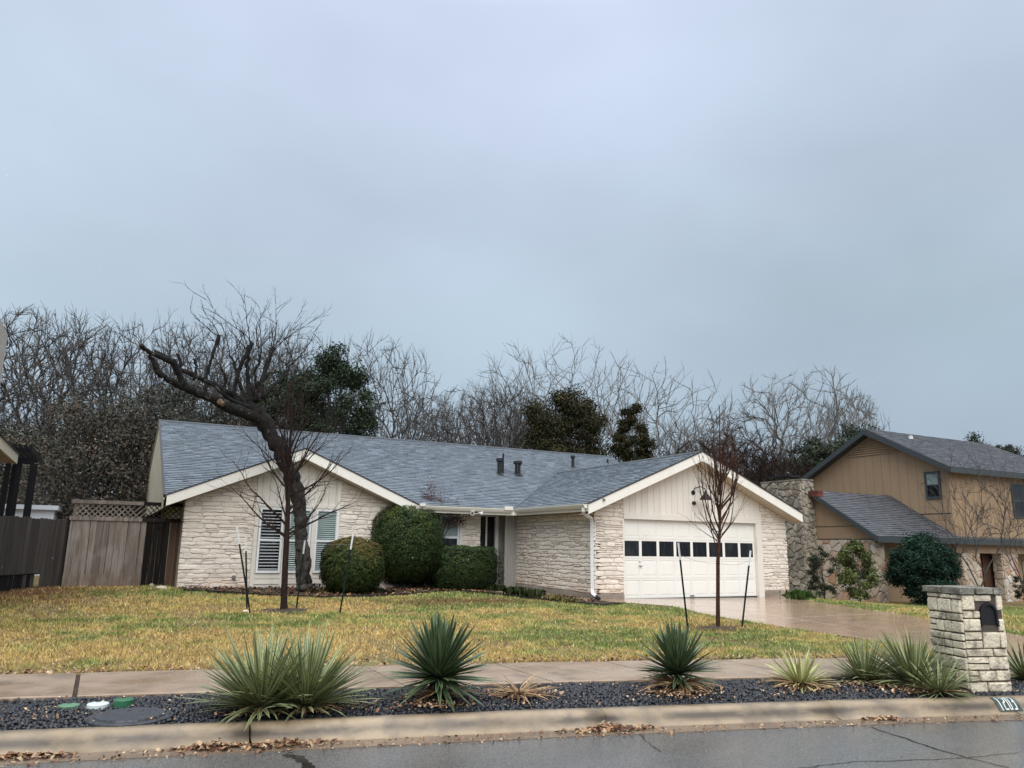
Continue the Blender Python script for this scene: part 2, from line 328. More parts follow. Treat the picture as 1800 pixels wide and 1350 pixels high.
    m = Mat('rubble_stone', (.5, .4, .3), .7); m.ramp(m.rand(), [(0, (.52, .45, .36)), (.35, (.62, .53, .43)), (.6, (.50, .39, .28)), (.78, (.60, .57, .53)), (.90, (.44, .24, .15)), (1, (.50, .30, .19))])
    m.mix(m.noise(4, 4), (.40, .30, .22), .4); m.mix(m.noise(7, 4, lo=.55, hi=.68), (.20, .16, .13), .4); m.bump(m.noise(25, 4), .5, .01); M['rubble'] = m.m
    m = Mat('chimney_stone', (.26, .24, .2), .8); m.ramp(m.rand(), [(0, (.22, .20, .165)), (.5, (.34, .30, .24)), (.8, (.46, .41, .32)), (1, (.30, .22, .16))])
    m.mix(m.noise(5, 5, lo=.42, hi=.66), (.09, .08, .07), .75); m.mix(m.noise(9, 3, lo=.58, hi=.68), (.38, .36, .31), .5); m.bump(m.noise(25, 4), .6, .015); M['chimstone'] = m.m
    m = Mat('rubble_mortar', (.42, .35, .27), .9); m.mix(m.noise(8, 3), (.25, .21, .17), .6); M['rubmortar'] = m.m
    m = Mat('chim_mortar', (.30, .27, .22), .9); m.mix(m.noise(8, 3), (.10, .095, .085), .6); M['chimmortar'] = m.m
    m = Mat('tan_siding', (.36, .245, .15), .7); m.mix(m.noise(2.5, 4, stretch=(1, 1, .3)), (.31, .21, .13), .6); m.bump(m.noise(60, 3, stretch=(1, 1, .08)), .3, .006); M['tan'] = m.m
    m = Mat('groove_tan', (.25, .17, .105), .8); M['groove'] = m.m
    m = Mat('charcoal_trim', (.045, .055, .06), .5); M['charcoal'] = m.m
    m = Mat('red_brick', (.13, .035, .025), .7); m.vary(.7, 1.3); M['brick'] = m.m
    m = Mat('neighbour_cream', (.62, .55, .42), .6); M['cream'] = m.m
    m = Mat('neighbour_wall', (.55, .50, .43), .8); m.mix(m.noise(6, 4), (.38, .34, .28), .7); M['nwall'] = m.m
    m = Mat('green_plastic', (.03, .13, .065), .4); M['greenlid'] = m.m
    m = Mat('pale_green_plastic', (.10, .22, .13), .45); m.mix(m.noise(9, 3, lo=.5, hi=.7), (.16, .22, .14), .6); M['palelid'] = m.m
    m = Mat('white_plastic', (.62, .68, .68), .3); M['whitelid'] = m.m
    m = Mat('iron_lid', (.028, .032, .04), .45, .5); m.mix(m.noise(12, 4), (.05, .052, .06), .7); m.bump(m.voro(28), .8, .01); M['iron'] = m.m
    m = Mat('plate_paint', (.025, .05, .045), .5); m.mix(m.noise(12, 4, lo=.5, hi=.62), (.10, .13, .12), .6); M['plate'] = m.m
    m = Mat('digit_paint', (.78, .80, .78), .5); m.mix(m.noise(60, 3, lo=.58, hi=.7), (.3, .32, .3), .4); M['digit'] = m.m
    m = Mat('white_shed', (.60, .63, .70), .4); M['shed'] = m.m
    return M
M = mk()
rnd = random.Random(7)

# ------------------------------------------------------------------ ground sheets, street
def sheet(name, rows_c, x0, x1, nx, zf, mat, parent=None, kind=None, label=None, thick=None):
    """ribbon following the street: rows_c = list of (c, dz); zf(x,y) gives the base height"""
    V = []; F = []; n = len(rows_c)
    xs = np.linspace(x0, x1, nx)
    for x in xs:
        for c, dz in rows_c:
            y = c+street(x); V.append((x, y, zf(x, y)+dz))
    for i in range(nx-1):
        for j in range(n-1):
            a = i*n+j; F.append((a, a+n, a+n+1, a+1))
    F = [tuple(f) for f in F]
    return V, F

# far terrain (one sheet to the horizon), its near part is the sloping yard
gx = np.concatenate([[-900, -300, -120, -60, -40, -30], np.arange(-25, 40.1, 1.0), [45, 60, 90, 200, 500, 900]])
gyc = np.concatenate([np.arange(0, 22.1, .75), [25, 30, 40, 60, 100, 200, 500, 1200]])
V = []; nx, ny = len(gx), len(gyc)
for x in gx:
    xs_ = max(-25., min(25., x)); y0 = SW_BACK-.03+street(xs_)
    for d in gyc:
        y = y0+d; V.append((x, y, ground(max(-25, min(40, x)), y)-(.012 if d == 0 else 0)))
F = [(i*ny+j, (i+1)*ny+j, (i+1)*ny+j+1, i*ny+j+1) for i in range(nx-1) for j in range(ny-1)]
terrain = obj('ground', V, F, M['soil'], smooth=True); tag(terrain, kind='structure')
# road: large wet sheet
V = []; F = []
xs = np.concatenate([[-600, -200, -60], np.arange(-25, 25.1, .5), [60, 200, 600]])
cs = [GUTTER+.01, GUTTER-.6, GUTTER-2, GUTTER-4.5, GUTTER-7, GUTTER-9.5, -300]
for x in xs:
    xx = max(-25., min(25., x))
    for j, c in enumerate(cs):
        V.append((x, c+street(xx) if c > -100 else -400, -.148 + [0, .008, .03, .06, .03, 0, 0][j]))
n = len(cs)
for i in range(len(xs)-1):
    for j in range(n-1):
        a = i*n+j; F.append((a, a+1, a+n+1, a+n))
road = obj('road', V, F, M['asphalt'], smooth=True); tag(road, kind='structure')
def ribbon(pts, w, mat, name, parent, z):
    mb = MB(); L = []; R_ = []
    for i, p in enumerate(pts):
        a = Vector(pts[max(i-1, 0)]); b = Vector(pts[min(i+1, len(pts)-1)]); t = (b-a); t.normalize(); nn = Vector((-t.y, t.x)); ww = w*(.6+.8*rnd.random())*.5
        L.append(Vector(p)+nn*ww); R_.append(Vector(p)-nn*ww)
    V = [(p.x, p.y, z(p.x, p.y)) for p in L+R_]; m = len(pts)
    mb.add(V, [(i, i+m, i+m+1, i+1) for i in range(m-1)]); return mb.build(name, mat, parent)
def roadz(x, y):
    c = y-street(x); return float(np.interp(c, sorted([GUTTER+.01, GUTTER-.6, GUTTER-2, GUTTER-4.5, GUTTER-7]), [-.118, -.088, -.118, -.14, -.148]))+.004
def crack(pix, w, name='crack', sub=10):
    P = [on_z(*p, -.13) for p in pix]; pts = []
    for i in range(len(P)-1):
        for k in range(sub):
            q = P[i].lerp(P[i+1], k/sub); pts.append((q.x+rnd.uniform(-.012, .012), q.y+rnd.uniform(-.012, .012)))
    ribbon(pts, w, M['tar'], name, road, roadz)
crack([(1527, 1274), (1590, 1296), (1650, 1318), (1720, 1338), (1790, 1356), (1830, 1368)], .022)
crack([(1400, 1352), (1500, 1340), (1640, 1336), (1700, 1333), (1800, 1322)], .012)
crack([(498, 1324), (520, 1327), (534, 1334), (541, 1343), (545, 1356), (546, 1375)], .075, 'tar_patch', 6)
crack([(1122, 1283), (1135, 1300), (1165, 1322)], .008)

# curb and gutter in cast segments
curb = thing('curb', (0, CURB_EDGE, 0), None, None); curb['kind'] = 'structure'; curb['label'] = 'worn tan concrete kerb with black grime along its face'
PROF = [(CURB_BACK, -.10), (CURB_BACK, .0), (CURB_EDGE+.03, .004), (CURB_EDGE, -.004), (CURB_EDGE-.03, -.022), (CURB_EDGE-.055, -.065), (CURB_EDGE-.075, -.105), (CURB_EDGE-.10, -.125), (CURB_EDGE-.13, -.133)]
PAN = [(CURB_EDGE-.13, -.133), (CURB_EDGE-.2, -.137), (GUTTER+.0, -.142), (GUTTER, -.19)]
def seg(name, prof, x0, x1, mat, parent):
    nseg = max(2, int((x1-x0)/.25)); V = []; F = []; n = len(prof)
    for i in range(nseg+1):
        x = x0+(x1-x0)*i/nseg; w = .004*mnoise.noise((x*1.5, 3, 1))
        for c, z in prof: V.append((x, c+street(x), z+w*(1 if z > -.1 else 0)))
    for i in range(nseg):
        for j in range(n-1): a = i*n+j; F.append((a, a+1, a+n+1, a+n))
    F.append(tuple(range(n))[::-1]); F.append(tuple(nseg*n+k for k in range(n)))
    return obj(name, V, F, mat, parent, smooth=False)
jx = [on_z(447, 1290, -.03).x, on_z(1082, 1262, -.03).x, on_z(1478, 1246, -.03).x]
joints = [-24, -18, -12, -7, jx[0]-3.05, jx[0]]
joints += [jx[1], jx[2], jx[2]+2.0, jx[2]+4, 13, 16, 20, 25]
for a, b in zip(joints[:-1], joints[1:]):
    cs_ = seg('curb_segment', PROF, a+.011, b-.011, M['curb'], curb); cs_.data.polygons.foreach_set('use_smooth', [True]*len(cs_.data.polygons))
    seg('gutter_pan', PAN, a+.004, b-.004, M['gutterpan'], curb)
# kerb number plate, painted on the sloping face
def face(x, k, lift):   # k 0..1 down the kerb face
    pr = PROF[2:8]; t = k*(len(pr)-1); i = min(int(t), len(pr)-2); f = t-i
    c = pr[i][0]+(pr[i+1][0]-pr[i][0])*f; z = pr[i][1]+(pr[i+1][1]-pr[i][1])*f
    return (x, c+street(x)-lift*.8, z+lift*.6)
def solve_x(px):
    a, b = 0., 16.
    for _ in range(40):
        m = (a+b)/2
        if proj(face(m, .5, 0))[0] < px: a = m
        else: b = m
    return a
PX0, PX1 = solve_x(1750), solve_x(1789)
V = []; F = []; nn = 8
for i in range(nn+1):
    for j in range(7): V.append(face(PX0+(PX1-PX0)*i/nn, .03+.85*j/6, .008))
for i in range(nn):
    for j in range(6): a = i*7+j; F.append((a, a+1, a+8, a+7))
plate = obj('number_plate', V, F, M['plate'], curb)
plate['label'] = 'dark green painted patch on kerb face with white house number 1203'
DIG = {'1': [[(.5, 1), (.5, 0)]], '2': [[(.05, .95), (.95, .95), (.95, .55), (.05, .42), (.05, .05), (1., .05)]],
       '0': [[(.08, .05), (.08, .95), (.92, .95), (.92, .05), (.08, .05)]], '3': [[(.05, .95), (.92, .95), (.92, .52), (.3, .52)], [(.92, .52), (.92, .05), (.05, .05)]]}
dw = (PX1-PX0)*.115; gap = (PX1-PX0)*.205
for i, ch in enumerate('1203'):
    mb = MB(); x0 = PX0+(PX1-PX0)*.09+gap*i
    for line in DIG[ch]:
        for (a, b) in zip(line[:-1], line[1:]):
            d = Vector((b[0]-a[0], b[1]-a[1])); sx, sy = dw, .85; L = math.hypot(d.x*sx, d.y*.11); ww = .0052
            nx_, ny_ = -(d.y*.11)/L, (d.x*sx)/L; ex_, ey_ = (d.x*sx)/L*ww*.9, (d.y*.11)/L*ww*.9
            m = 6; Vq = []
            for k in range(m+1):
                t = k/m; px_ = a[0]*sx+d.x*sx*t; py_ = a[1]*.11+d.y*.11*t
                if k == 0: px_ -= ex_; py_ -= ey_
                if k == m: px_ += ex_; py_ += ey_
                for sg in (1, -1): Vq.append(face(x0+px_+nx_*ww*sg, .1+.7*(1-(py_+ny_*ww*sg)/.11), .0115))
            mb.add(Vq, [(2*k, 2*k+1, 2*k+3, 2*k+2) for k in range(m)])
    mb.build('digit', M['digit'], plate)

# sidewalk slabs
walk = thing('sidewalk', (0, 9, 0), None, None); walk['kind'] = 'structure'; walk['label'] = 'wet tan concrete sidewalk between lawn and black gravel strip'
s0 = on_z(133, 1215, 0).x; sj = [s0-6.1, s0-3.0, s0, s0+1.55, s0+3.1, s0+4.7, on_z(1120, 1180, 0).x]
sj = [-24, -18, -12, -9] + sj + [sj[-1]+1.6, sj[-1]+3.2, sj[-1]+4.8, 13.2, 16, 20, 25]
for k, (a, b) in enumerate(zip(sj[:-1], sj[1:])):
    gp = .022 if abs(b-s0) < .01 else .004; gq = .022 if abs(a-s0) < .01 else .004
    P = [(SW_FRONT, -.12), (SW_FRONT, .018), (SW_FRONT+.02, .030), (SW_BACK-.02, .030), (SW_BACK, .018), (SW_BACK, -.1)]
    nseg = max(2, int((b-a)/.3)); V = []; F = []; n = len(P); tilt = rnd.uniform(-.004, .004)
    for i in range(nseg+1):
        x = a+gq+(b-a-gq-gp)*i/nseg; ed = -.006 if i in (0, nseg) else 0
        for c, z in P: V.append((x, c+street(x), z+tilt*(i/nseg-.5)+ed*(z > .02)))
    for i in range(nseg):
        for j in range(n-1): q = i*n+j; F.append((q, q+n, q+n+1, q+1))
    F.append(tuple(range(n))); F.append(tuple(nseg*n+j for j in reversed(range(n))))
    obj('sidewalk_slab', V, F, M['sidewalk'], walk)

mb = MB(); V = []
for c in np.linspace(SW_FRONT+.01, SW_BACK-.01, 9): V += [(s0-.03, c+street(s0), -.004+.012*rnd.random()), (s0+.03, c+street(s0), -.004+.012*rnd.random())]
mb.add(V, [(2*i, 2*i+1, 2*i+3, 2*i+2) for i in range(8)]); mb.build('joint_soil', M['mulch'], walk)
# gravel strip base + stones
V, F = sheet('verge', [(GUTTER-.25, -.26), (CURB_BACK-.06, -.22), (CURB_BACK-.01, -.03), (CURB_BACK+.3, -.012), ((CURB_BACK+SW_FRONT)/2, .0), (SW_FRONT+.02, -.015), (SW_BACK+.35, -.03)], -25, 25, 100, lambda x, y: 0, None)
verge = obj('gravel_bed', V, F, M['gravelbed'], smooth=True); tag(verge, 'dark bed of black gravel between kerb and sidewalk', kind='structure')
def scatter_rocks(name, N, xr, cr, smin, smax, mat, seed, zbase=0., rare=None):
    rs = np.random.RandomState(seed)
    base = np.array([(1, 0, 0), (-1, 0, 0), (0, 1, 0), (0, -1, 0), (0, 0, 1), (0, 0, -1)], float)
    fc = np.array([(0, 2, 4), (2, 1, 4), (1, 3, 4), (3, 0, 4), (2, 0, 5), (1, 2, 5), (3, 1, 5), (0, 3, 5)])
    x = rs.uniform(*xr, N); c = rs.uniform(*cr, N); s = rs.uniform(smin, smax, N)
    Vv = base[None]*rs.uniform(.55, 1.25, (N, 6, 1))*s[:, None, None]; Vv[:, :, 2] *= .7
    Vv += rs.normal(0, .22, (N, 6, 3))*s[:, None, None]
    th = rs.uniform(0, 6.28, N); ct, st = np.cos(th)[:, None], np.sin(th)[:, None]
    X = Vv[:, :, 0]*ct-Vv[:, :, 1]*st; Y = Vv[:, :, 0]*st+Vv[:, :, 1]*ct
    zb = np.interp(c, [CURB_BACK, CURB_BACK+.3, (CURB_BACK+SW_FRONT)/2, SW_FRONT], [-.03, -.012, 0, -.015])
    Vv = np.stack([X+x[:, None], Y+(c+streetn(x))[:, None], Vv[:, :, 2]+zb[:, None]+rs.uniform(0, .018, N)[:, None]], 2)
    Fv = fc[None]+(np.arange(N)*6)[:, None, None]
    return Vv.reshape(-1, 3), Fv.reshape(-1, 3), N
Vv, Fv, N = scatter_rocks('g', 42000, (-5, 14), (CURB_BACK, SW_FRONT), .007, .031, None, 3)
g = link('gravel', npmesh('gravel', Vv, Fv, M['gravel'])); tag(g, 'loose black lava gravel spread between kerb and sidewalk', 'gravel', kind='stuff')

# ------------------------------------------------------------------ driveway
def poly_sheet(name, pts, mat, dz, kind='structure', label=None, sub=.5, thick=.06):
    """closed polygon on the terrain triangulated on a grid via clipping"""
    xs_ = [p[0] for p in pts]; ys_ = [p[1] for p in pts]; V = []; F = []
    x = math.floor(min(xs_)/sub)*sub
    import bmesh
    bm = bmesh.new(); f = bm.faces.new([bm.verts.new((px, py, 0)) for px, py in pts])
    if f.normal.z < 0: f.normal_flip()
    bm.faces.ensure_lookup_table()
    for ax, lo, hi in ((0, min(xs_), max(xs_)), (1, min(ys_), max(ys_))):
        v = math.ceil(lo/sub)*sub
        while v < hi:
            no = (1, 0, 0) if ax == 0 else (0, 1, 0); co = (v, 0, 0) if ax == 0 else (0, v, 0)
            bmesh.ops.bisect_plane(bm, geom=bm.verts[:]+bm.edges[:]+bm.faces[:], plane_co=co, plane_no=no); v += sub
    for v in bm.verts: v.co.z = ground(v.co.x, v.co.y)+dz
    bmesh.ops.recalc_face_normals(bm, faces=bm.faces)
    if sum(f.normal.z for f in bm.faces) < 0: bmesh.ops.reverse_faces(bm, faces=bm.faces)
    me = bpy.data.meshes.new(name); bm.to_mesh(me); bm.free(); me.materials.append(mat)
    o = link(name, me)
    if kind: tag(o, label, kind=kind)
    return o
dl = [on_ground(*p) for p in ((1097, 1056), (1180, 1066), (1250, 1083), (1330, 1096), (1400, 1107), (1480, 1119), (1560, 1131))]
dr = [on_ground(*p) for p in ((1384, 1056), (1440, 1060), (1500, 1069), (1570, 1078), (1640, 1090), (1760, 1112), (1800, 1119))]
DL = [(11.6, 17.4), (11.55, 16.6)] + [(p.x, p.y) for p in dl[1:]]
DR = [(19.0, 17.4)] + [(p.x, p.y) for p in dr[1:]]
yE = SW_BACK
lx = DL[-1][0]+.15; DL.append((lx, yE+street(lx)+.01)); rx = max(DR[-1][0], 16.5)-.3
DR.append((rx, yE+street(rx)+.01))
DRV = DL+[(x, yE+street(x)+.01) for x in np.linspace(lx, rx, 6)[1:-1]]+DR[::-1]
poly_sheet('driveway', DRV, M['drive'], .012, label='wet pinkish concrete driveway curving from the garage to the street', sub=.7)
# front walk along the garage side wall
FW = [(10.9, 21.84), (10.2, 21.84), (9.9, 20.6), (10.35, 18.9), (10.9, 17.9), (11.15, 17.4), (11.61, 17.38), (11.61, 21.8)]
poly_sheet('front_walk', FW[::-1], M['slab'], .02, label='narrow wet concrete walk beside the garage wall')
# driveway crosses: concrete joint grooves
def groove(a, b, parent, w=.012):
    mb = MB(); A = Vector(a); B = Vector(b); n = 14; t = (B-A).normalized(); nn = Vector((-t.y, t.x))*w/2; V = []
    for i in range(n+1):
        p = A.lerp(B, i/n)
        for s_ in (1, -1): q = p+nn*s_; V.append((q.x, q.y, ground(q.x, q.y)+.0165))
    mb.add(V, [(2*i, 2*i+1, 2*i+3, 2*i+2) for i in range(n)]); mb.build('joint', M['mortar'], parent)
drv = bpy.data.objects['driveway']
groove((13.9, 17.3), (13.0, 10.9), drv); groove((12.0, 14.6), (18.4, 15.3), drv); groove((12.2, 12.2), (17.3, 12.6), drv)

# ------------------------------------------------------------------ planting beds (mulch) behind their edging
bedpx = [(322, 1040), (400, 1044), (480, 1049), (560, 1052), (640, 1050), (700, 1048), (760, 1043), (800, 1041), (850, 1044), (900, 1050), (960, 1057), (1010, 1062), (1060, 1066), (1100, 1063)]
bedE = [on_ground(*p) for p in bedpx]
bed = [(p.x, p.y) for p in bedE] + [(11.6, 17.6), (10.3, 18.9), (9.85, 20.6), (10.1, 21.7), (7.4, 21.7), (1.9, 21.7)]
bed_o = poly_sheet('planting_bed', bed[::-1], M['mulch'], .012, label='mulched bed with dead leaves along the front of the house', sub=.8)
mb = MB(); m_ = len(bedE)
for w in (-1,):
    V = []
    for i, p in enumerate(bedE):
        for dz, dy in ((-.02, 0), (.06, 0), (.06, .02), (-.02, .02)): V.append((p.x, p.y+dy, p.z+dz))
    F = [(4*i+k, 4*i+4+k, 4*i+4+(k+1) % 4, 4*i+(k+1) % 4) for i in range(m_-1) for k in range(4)]
    mb.add(V, F)
be = mb.build('bed_edging', M['black']); tag(be, 'thin black edging strip curving between lawn and mulched bed', 'edging')

# ------------------------------------------------------------------ stone laying
def stone_mesh(outline, fn, d, seed, mat, mb=None, rough=.012, col=None):
    """rounded rock face: outline 2-D ccw -> prism with sloped shoulder"""
    n = len(outline)
    if n < 3: return None
    cx = sum(p[0] for p in outline)/n; cy = sum(p[1] for p in outline)/n
    r_ = random.Random(seed); V = [fn(u, v, 0.) for u, v in outline]
    dd = d*r_.uniform(.65, 1.1); tu, tv = r_.uniform(-.05, .05), r_.uniform(-.08, .08)
    V += [fn(cx+(u-cx)*.985, cy+(v-cy)*.955, dd*.6+tu*(u-cx)+tv*(v-cy)) for u, v in outline]
    V += [fn(cx+(u-cx)*.90, cy+(v-cy)*.80, dd+r_.uniform(-rough, rough)*.5+tu*(u-cx)+tv*(v-cy)) for u, v in outline]
    V.append(fn(cx, cy, dd+rough*.4))
    F = [(i, (i+1) % n, (i+1) % n+n, i+n) for i in range(n)] + [(i+n, (i+1) % n+n, (i+1) % n+2*n, i+2*n) for i in range(n)] + [(i+2*n, (i+1) % n+2*n, 3*n) for i in range(n)]
    if mb is not None: mb.add(V, F, col); return True
    return newmesh('stone', V, F, mat)
def ledge(parent, fn, region, seed, rh=(.10, .17), rl=(.25, .6), gapv=.010, gaph=.010, d=.034, mat=None, stuff=False, name='stone', cap=9999):
    """roughly coursed stones laid in a convex 2-D region"""
    r_ = random.Random(seed); u0 = min(p[0] for p in region); u1 = max(p[0] for p in region); v0 = min(p[1] for p in region); v1 = max(p[1] for p in region)
    lines = [v0]
    while lines[-1] < v1: lines.append(lines[-1]+r_.uniform(*rh))
    def L(j, u):
        if j == 0: return lines[0]
        return lines[j]+.030*mnoise.noise((u*2.4, j*7.3, seed))+.024*mnoise.noise((u*7, j*3.7, seed+5))
    mb = MB() if stuff else None; cnt = 0; single = []
    for j in range(len(lines)-1):
        u = u0-r_.uniform(0, rl[0])
        while u < u1:
            w = r_.uniform(*rl)*(.7+.6*r_.random()); a, b = u, u+w; u = b
            ns = max(2, int(w/.09)); sl = r_.uniform(-.014, .014); sr = r_.uniform(-.014, .014)
            subs = [(L(j, 0)*0, 1)]
            # now and then a course is split in two thin stones
            halves = [(0., 1.)]
            if r_.random() < .24: hs_ = r_.uniform(.36, .62); halves = [(0., hs_-.03), (hs_+.03, 1.)]
            for h0, h1 in halves:
                bot = []; top = []
                for k in range(ns+1):
                    t = k/ns; uu = a+gaph*.5+(b-a-gaph)*t; lb, lt = L(j, uu), L(j+1, uu)
                    lo = lb+(lt-lb)*h0+gapv*.5; hi = lb+(lt-lb)*h1-gapv*.5; inn = .011 if k in (0, ns) else 0
                    bot.append((uu+(sl if k == 0 else sr if k == ns else 0), lo+inn+r_.uniform(-.004, .004))); top.append((uu, hi-inn+r_.uniform(-.004, .004)))
                P = clip_poly(bot+top[::-1], region)
                if len(P) < 3 or area(P) < .0012: continue
                cnt += 1
                if stuff: stone_mesh(P, fn, d, cnt*13+seed, mat, mb)
                else: single.append((area(P), P, cnt*13+seed))
    single.sort(key=lambda t: -t[0]); rest = MB()
    for k, (a_, P, sd__) in enumerate(single):
        if k < cap: link(name, stone_mesh(P, fn, d, sd__, mat), parent)
        else: stone_mesh(P, fn, d, sd__, mat, rest)
    if rest.V: o = rest.build('small_stones', mat, parent); o['kind'] = 'stuff'
    if stuff:
        o = mb.build(name, mat, parent); o['kind'] = 'stuff'
    return min(cnt, cap)
def rubble(parent, fn, region, seed, size, mat, d=.04, gap=.018, name='stone', stuff=False):
    """irregular polygonal stones (jittered cells clipped against each other)"""
    r_ = random.Random(seed); u0 = min(p[0] for p in region)-size; u1 = max(p[0] for p in region)+size; v0 = min(p[1] for p in region)-size; v1 = max(p[1] for p in region)+size
    S = []; v = v0; row = 0
    while v < v1:
        u = u0+(row % 2)*size*.5
        while u < u1: S.append((u+r_.uniform(-.5, .5)*size, v+r_.uniform(-.46, .46)*size*.8)); u += size
        v += size*.8; row += 1
    cnt = 0; jm = MB()
    for i, s in enumerate(S):
        P = [(s[0]-size*1.5, s[1]-size*1.5), (s[0]+size*1.5, s[1]-size*1.5), (s[0]+size*1.5, s[1]+size*1.5), (s[0]-size*1.5, s[1]+size*1.5)]
        for k, t in enumerate(S):
            if k == i: continue
            dx, dy = t[0]-s[0], t[1]-s[1]; D = math.hypot(dx, dy)
            if D > size*2.6: continue
            mx_, my_ = (s[0]+t[0])/2-dx/D*gap/2, (s[1]+t[1])/2-dy/D*gap/2
            # keep the side of s: half plane as a clip edge (direction rotated)
            ax, ay = mx_, my_; ex, ey = -dy, dx; out = []
            for q in range(len(P)):
                p0, p1 = P[q], P[(q+1) % len(P)]
                f0 = ex*(p0[1]-ay)-ey*(p0[0]-ax); f1 = ex*(p1[1]-ay)-ey*(p1[0]-ax)
                if f0 >= 0: out.append(p0)
                if f0*f1 < 0: t_ = f0/(f0-f1); out.append((p0[0]+(p1[0]-p0[0])*t_, p0[1]+(p1[1]-p0[1])*t_))
            P = out
            if len(P) < 3: break
        if len(P) < 3: continue
        # clip to the wall, chamfer corners a little
        P = clip_poly(P, region)
        if len(P) < 3 or area(P) < .004: continue
        Q = []
        for q in range(len(P)):
            a, b, c = P[q-1], P[q], P[(q+1) % len(P)]
            Q.append((b[0]+(a[0]-b[0])*.16, b[1]+(a[1]-b[1])*.16)); Q.append((b[0]+(c[0]-b[0])*.16, b[1]+(c[1]-b[1])*.16))
        if stuff: stone_mesh(Q, fn, d, i*7+seed, mat, jm)
        else: link(name, stone_mesh(Q, fn, d, i*7+seed, mat), parent)
        cnt += 1
    if stuff and jm.V: o = jm.build('small_stones', mat, parent); o['kind'] = 'stuff'
    return cnt
def front(Y): return lambda u, v, d: (u, Y-d, v)         # a wall facing the street (-Y)
def left(X): return lambda u, v, d: (X-d, -u, v)          # a wall facing -X; u = -y

# ------------------------------------------------------------------ roofs
def shingle_roof(parent, o, ud, vd, region, mat, seed, tone=(.7, 1.25), expo=.15, tab=.30):
    o, ud, vd = Vector(o), Vector(ud).normalized(), Vector(vd).normalized(); nn = ud.cross(vd)
    if nn.z < 0: nn = -nn
    r_ = random.Random(seed); mb = MB(); us = [p[0] for p in region]; vs = [p[1] for p in region]
    v = 0. if min(vs) >= 0 else min(vs); row = 0
    while v < max(vs):
        u = min(us)-tab
        r_ = random.Random(row*31+seed*(0 if seed in (11, 17, 18, 12) else 1)); u -= r_.uniform(0, tab)
        while u < max(us):
            w = tab*r_.uniform(.45, 1.25); a, b = u, u+w-.006; u += w
            lo = v+(r_.choice((0, 0, .012, .022)) if row else 0); P = clip_poly([(a, lo), (b, lo), (b, v+expo), (a, v+expo)], region)
            if len(P) < 3: continue
            h = r_.uniform(.012, .024); t = r_.uniform(*tone); c = (t, t*r_.uniform(.97, 1.03), t*r_.uniform(.96, 1.05))
            n = len(P); V = [o+ud*p[0]+vd*p[1]+nn*(.003+h*max(0, 1-(p[1]-v)/expo)) for p in P]; V += [o+ud*p[0]+vd*p[1]-nn*.004 for p in P]
            mb.add(V, [tuple(range(n))]+[(i+n, (i+1) % n+n, (i+1) % n, i) for i in range(n)], c)
        v += expo; row += 1
    ob = mb.build('shingles', mat, parent); ob['kind'] = 'stuff'; return ob
def slab(parent, name, pts, thick, mat):   # pts 3-D polygon, extruded straight down
    n = len(pts); V = list(pts)+[(p[0], p[1], p[2]-thick) for p in pts]
    F = [tuple(range(n)), tuple(reversed(range(n, 2*n)))]+[(i+n, (i+1) % n+n, (i+1) % n, i) for i in range(n)]
    return obj(name, V, F, mat, parent)

# ================================================================== MAIN HOUSE
K = .4175
EZ, EY = 2.62, 21.08
house = thing('house', (10, 20, .2), 'single-storey white limestone house with blue-grey shingle roof and attached white garage door', 'house')
RX0, RX1, RY, RZ = 1.23, 19.39, 27.8, EZ+K*(27.8-21.08)
GL, GR, GY, GM = 11.17, 19.03, 16.97, 15.10; GZ = EZ+K*(GM-GL)
LX0, LX1, LY, LM = 1.30, 7.97, 20.98, 4.63; LZ = EZ+K*(LM-LX0)
zr_ = lambda y: EZ+K*(y-EY)-.012
LBK = EY+(LZ-EZ)/K
P3_ = lambda pts: [(a, b, zr_(b)) for a, b in pts]
roof = slab(house, 'roof', P3_([(RX0, EY), (LX0, EY), (LM, LBK), (LM, RY), (RX0, RY)]), .05, M['deck'])
slab(roof, 'front_slope', P3_([(LM, LBK), (LX1, EY), (LX1, RY), (LM, RY)]), .05, M['deck'])
slab(roof, 'front_slope', P3_([(LX1, EY), (GL, EY), (GM, EY+(GZ-EZ)/K), (GM, RY), (LX1, RY)]), .05, M['deck'])
slab(roof, 'front_slope', P3_([(GM, EY+(GZ-EZ)/K), (RX1, EY+(GZ-EZ)/K), (RX1, RY), (GM, RY)]), .05, M['deck'])
slab(roof, 'back_slope', [(RX0, RY, RZ-.012), (RX1, RY, RZ-.012), (RX1, RY+5.9, RZ-.012-K*5.9), (RX0, RY+5.9, RZ-.012-K*5.9)], .05, M['deck'])
cosk = 1/math.sqrt(1+K*K)
# main front slope, minus what the garage roof covers (left convex part + strip above the garage ridge)
VY = EY+(GZ-EZ)/K; Lv = (RY-EY)/cosk; vv = (VY-EY)/cosk
vd = Vector((0, 1, K))
reg = [(0, 0), (GL-RX0, 0), (GM-RX0, vv), (RX1-RX0, Lv-.001), (RX1-RX0, Lv), (0, Lv)]
vl_ = (LBK-EY)/cosk
shingle_roof(roof, (RX0, EY, EZ), (1, 0, 0), vd, [(0, 0), (LX0-RX0, 0), (LM-RX0, vl_), (LM-RX0, Lv), (0, Lv)], M['shingle'], 11)
shingle_roof(roof, (RX0, EY, EZ), (1, 0, 0), vd, [(LM-RX0, vl_), (LX1-RX0, 0), (LX1-RX0, Lv), (LM-RX0, Lv)], M['shingle'], 17)
shingle_roof(roof, (RX0, EY, EZ), (1, 0, 0), vd, [(LX1-RX0, 0), (GL-RX0, 0), (GM-RX0, vv), (GM-RX0, Lv), (LX1-RX0, Lv)], M['shingle'], 18)
shingle_roof(roof, (RX0, EY, EZ), (1, 0, 0), vd, [(GM-RX0, vv), (RX1-RX0, vv), (RX1-RX0, Lv), (GM-RX0, Lv)], M['shingle'], 12)
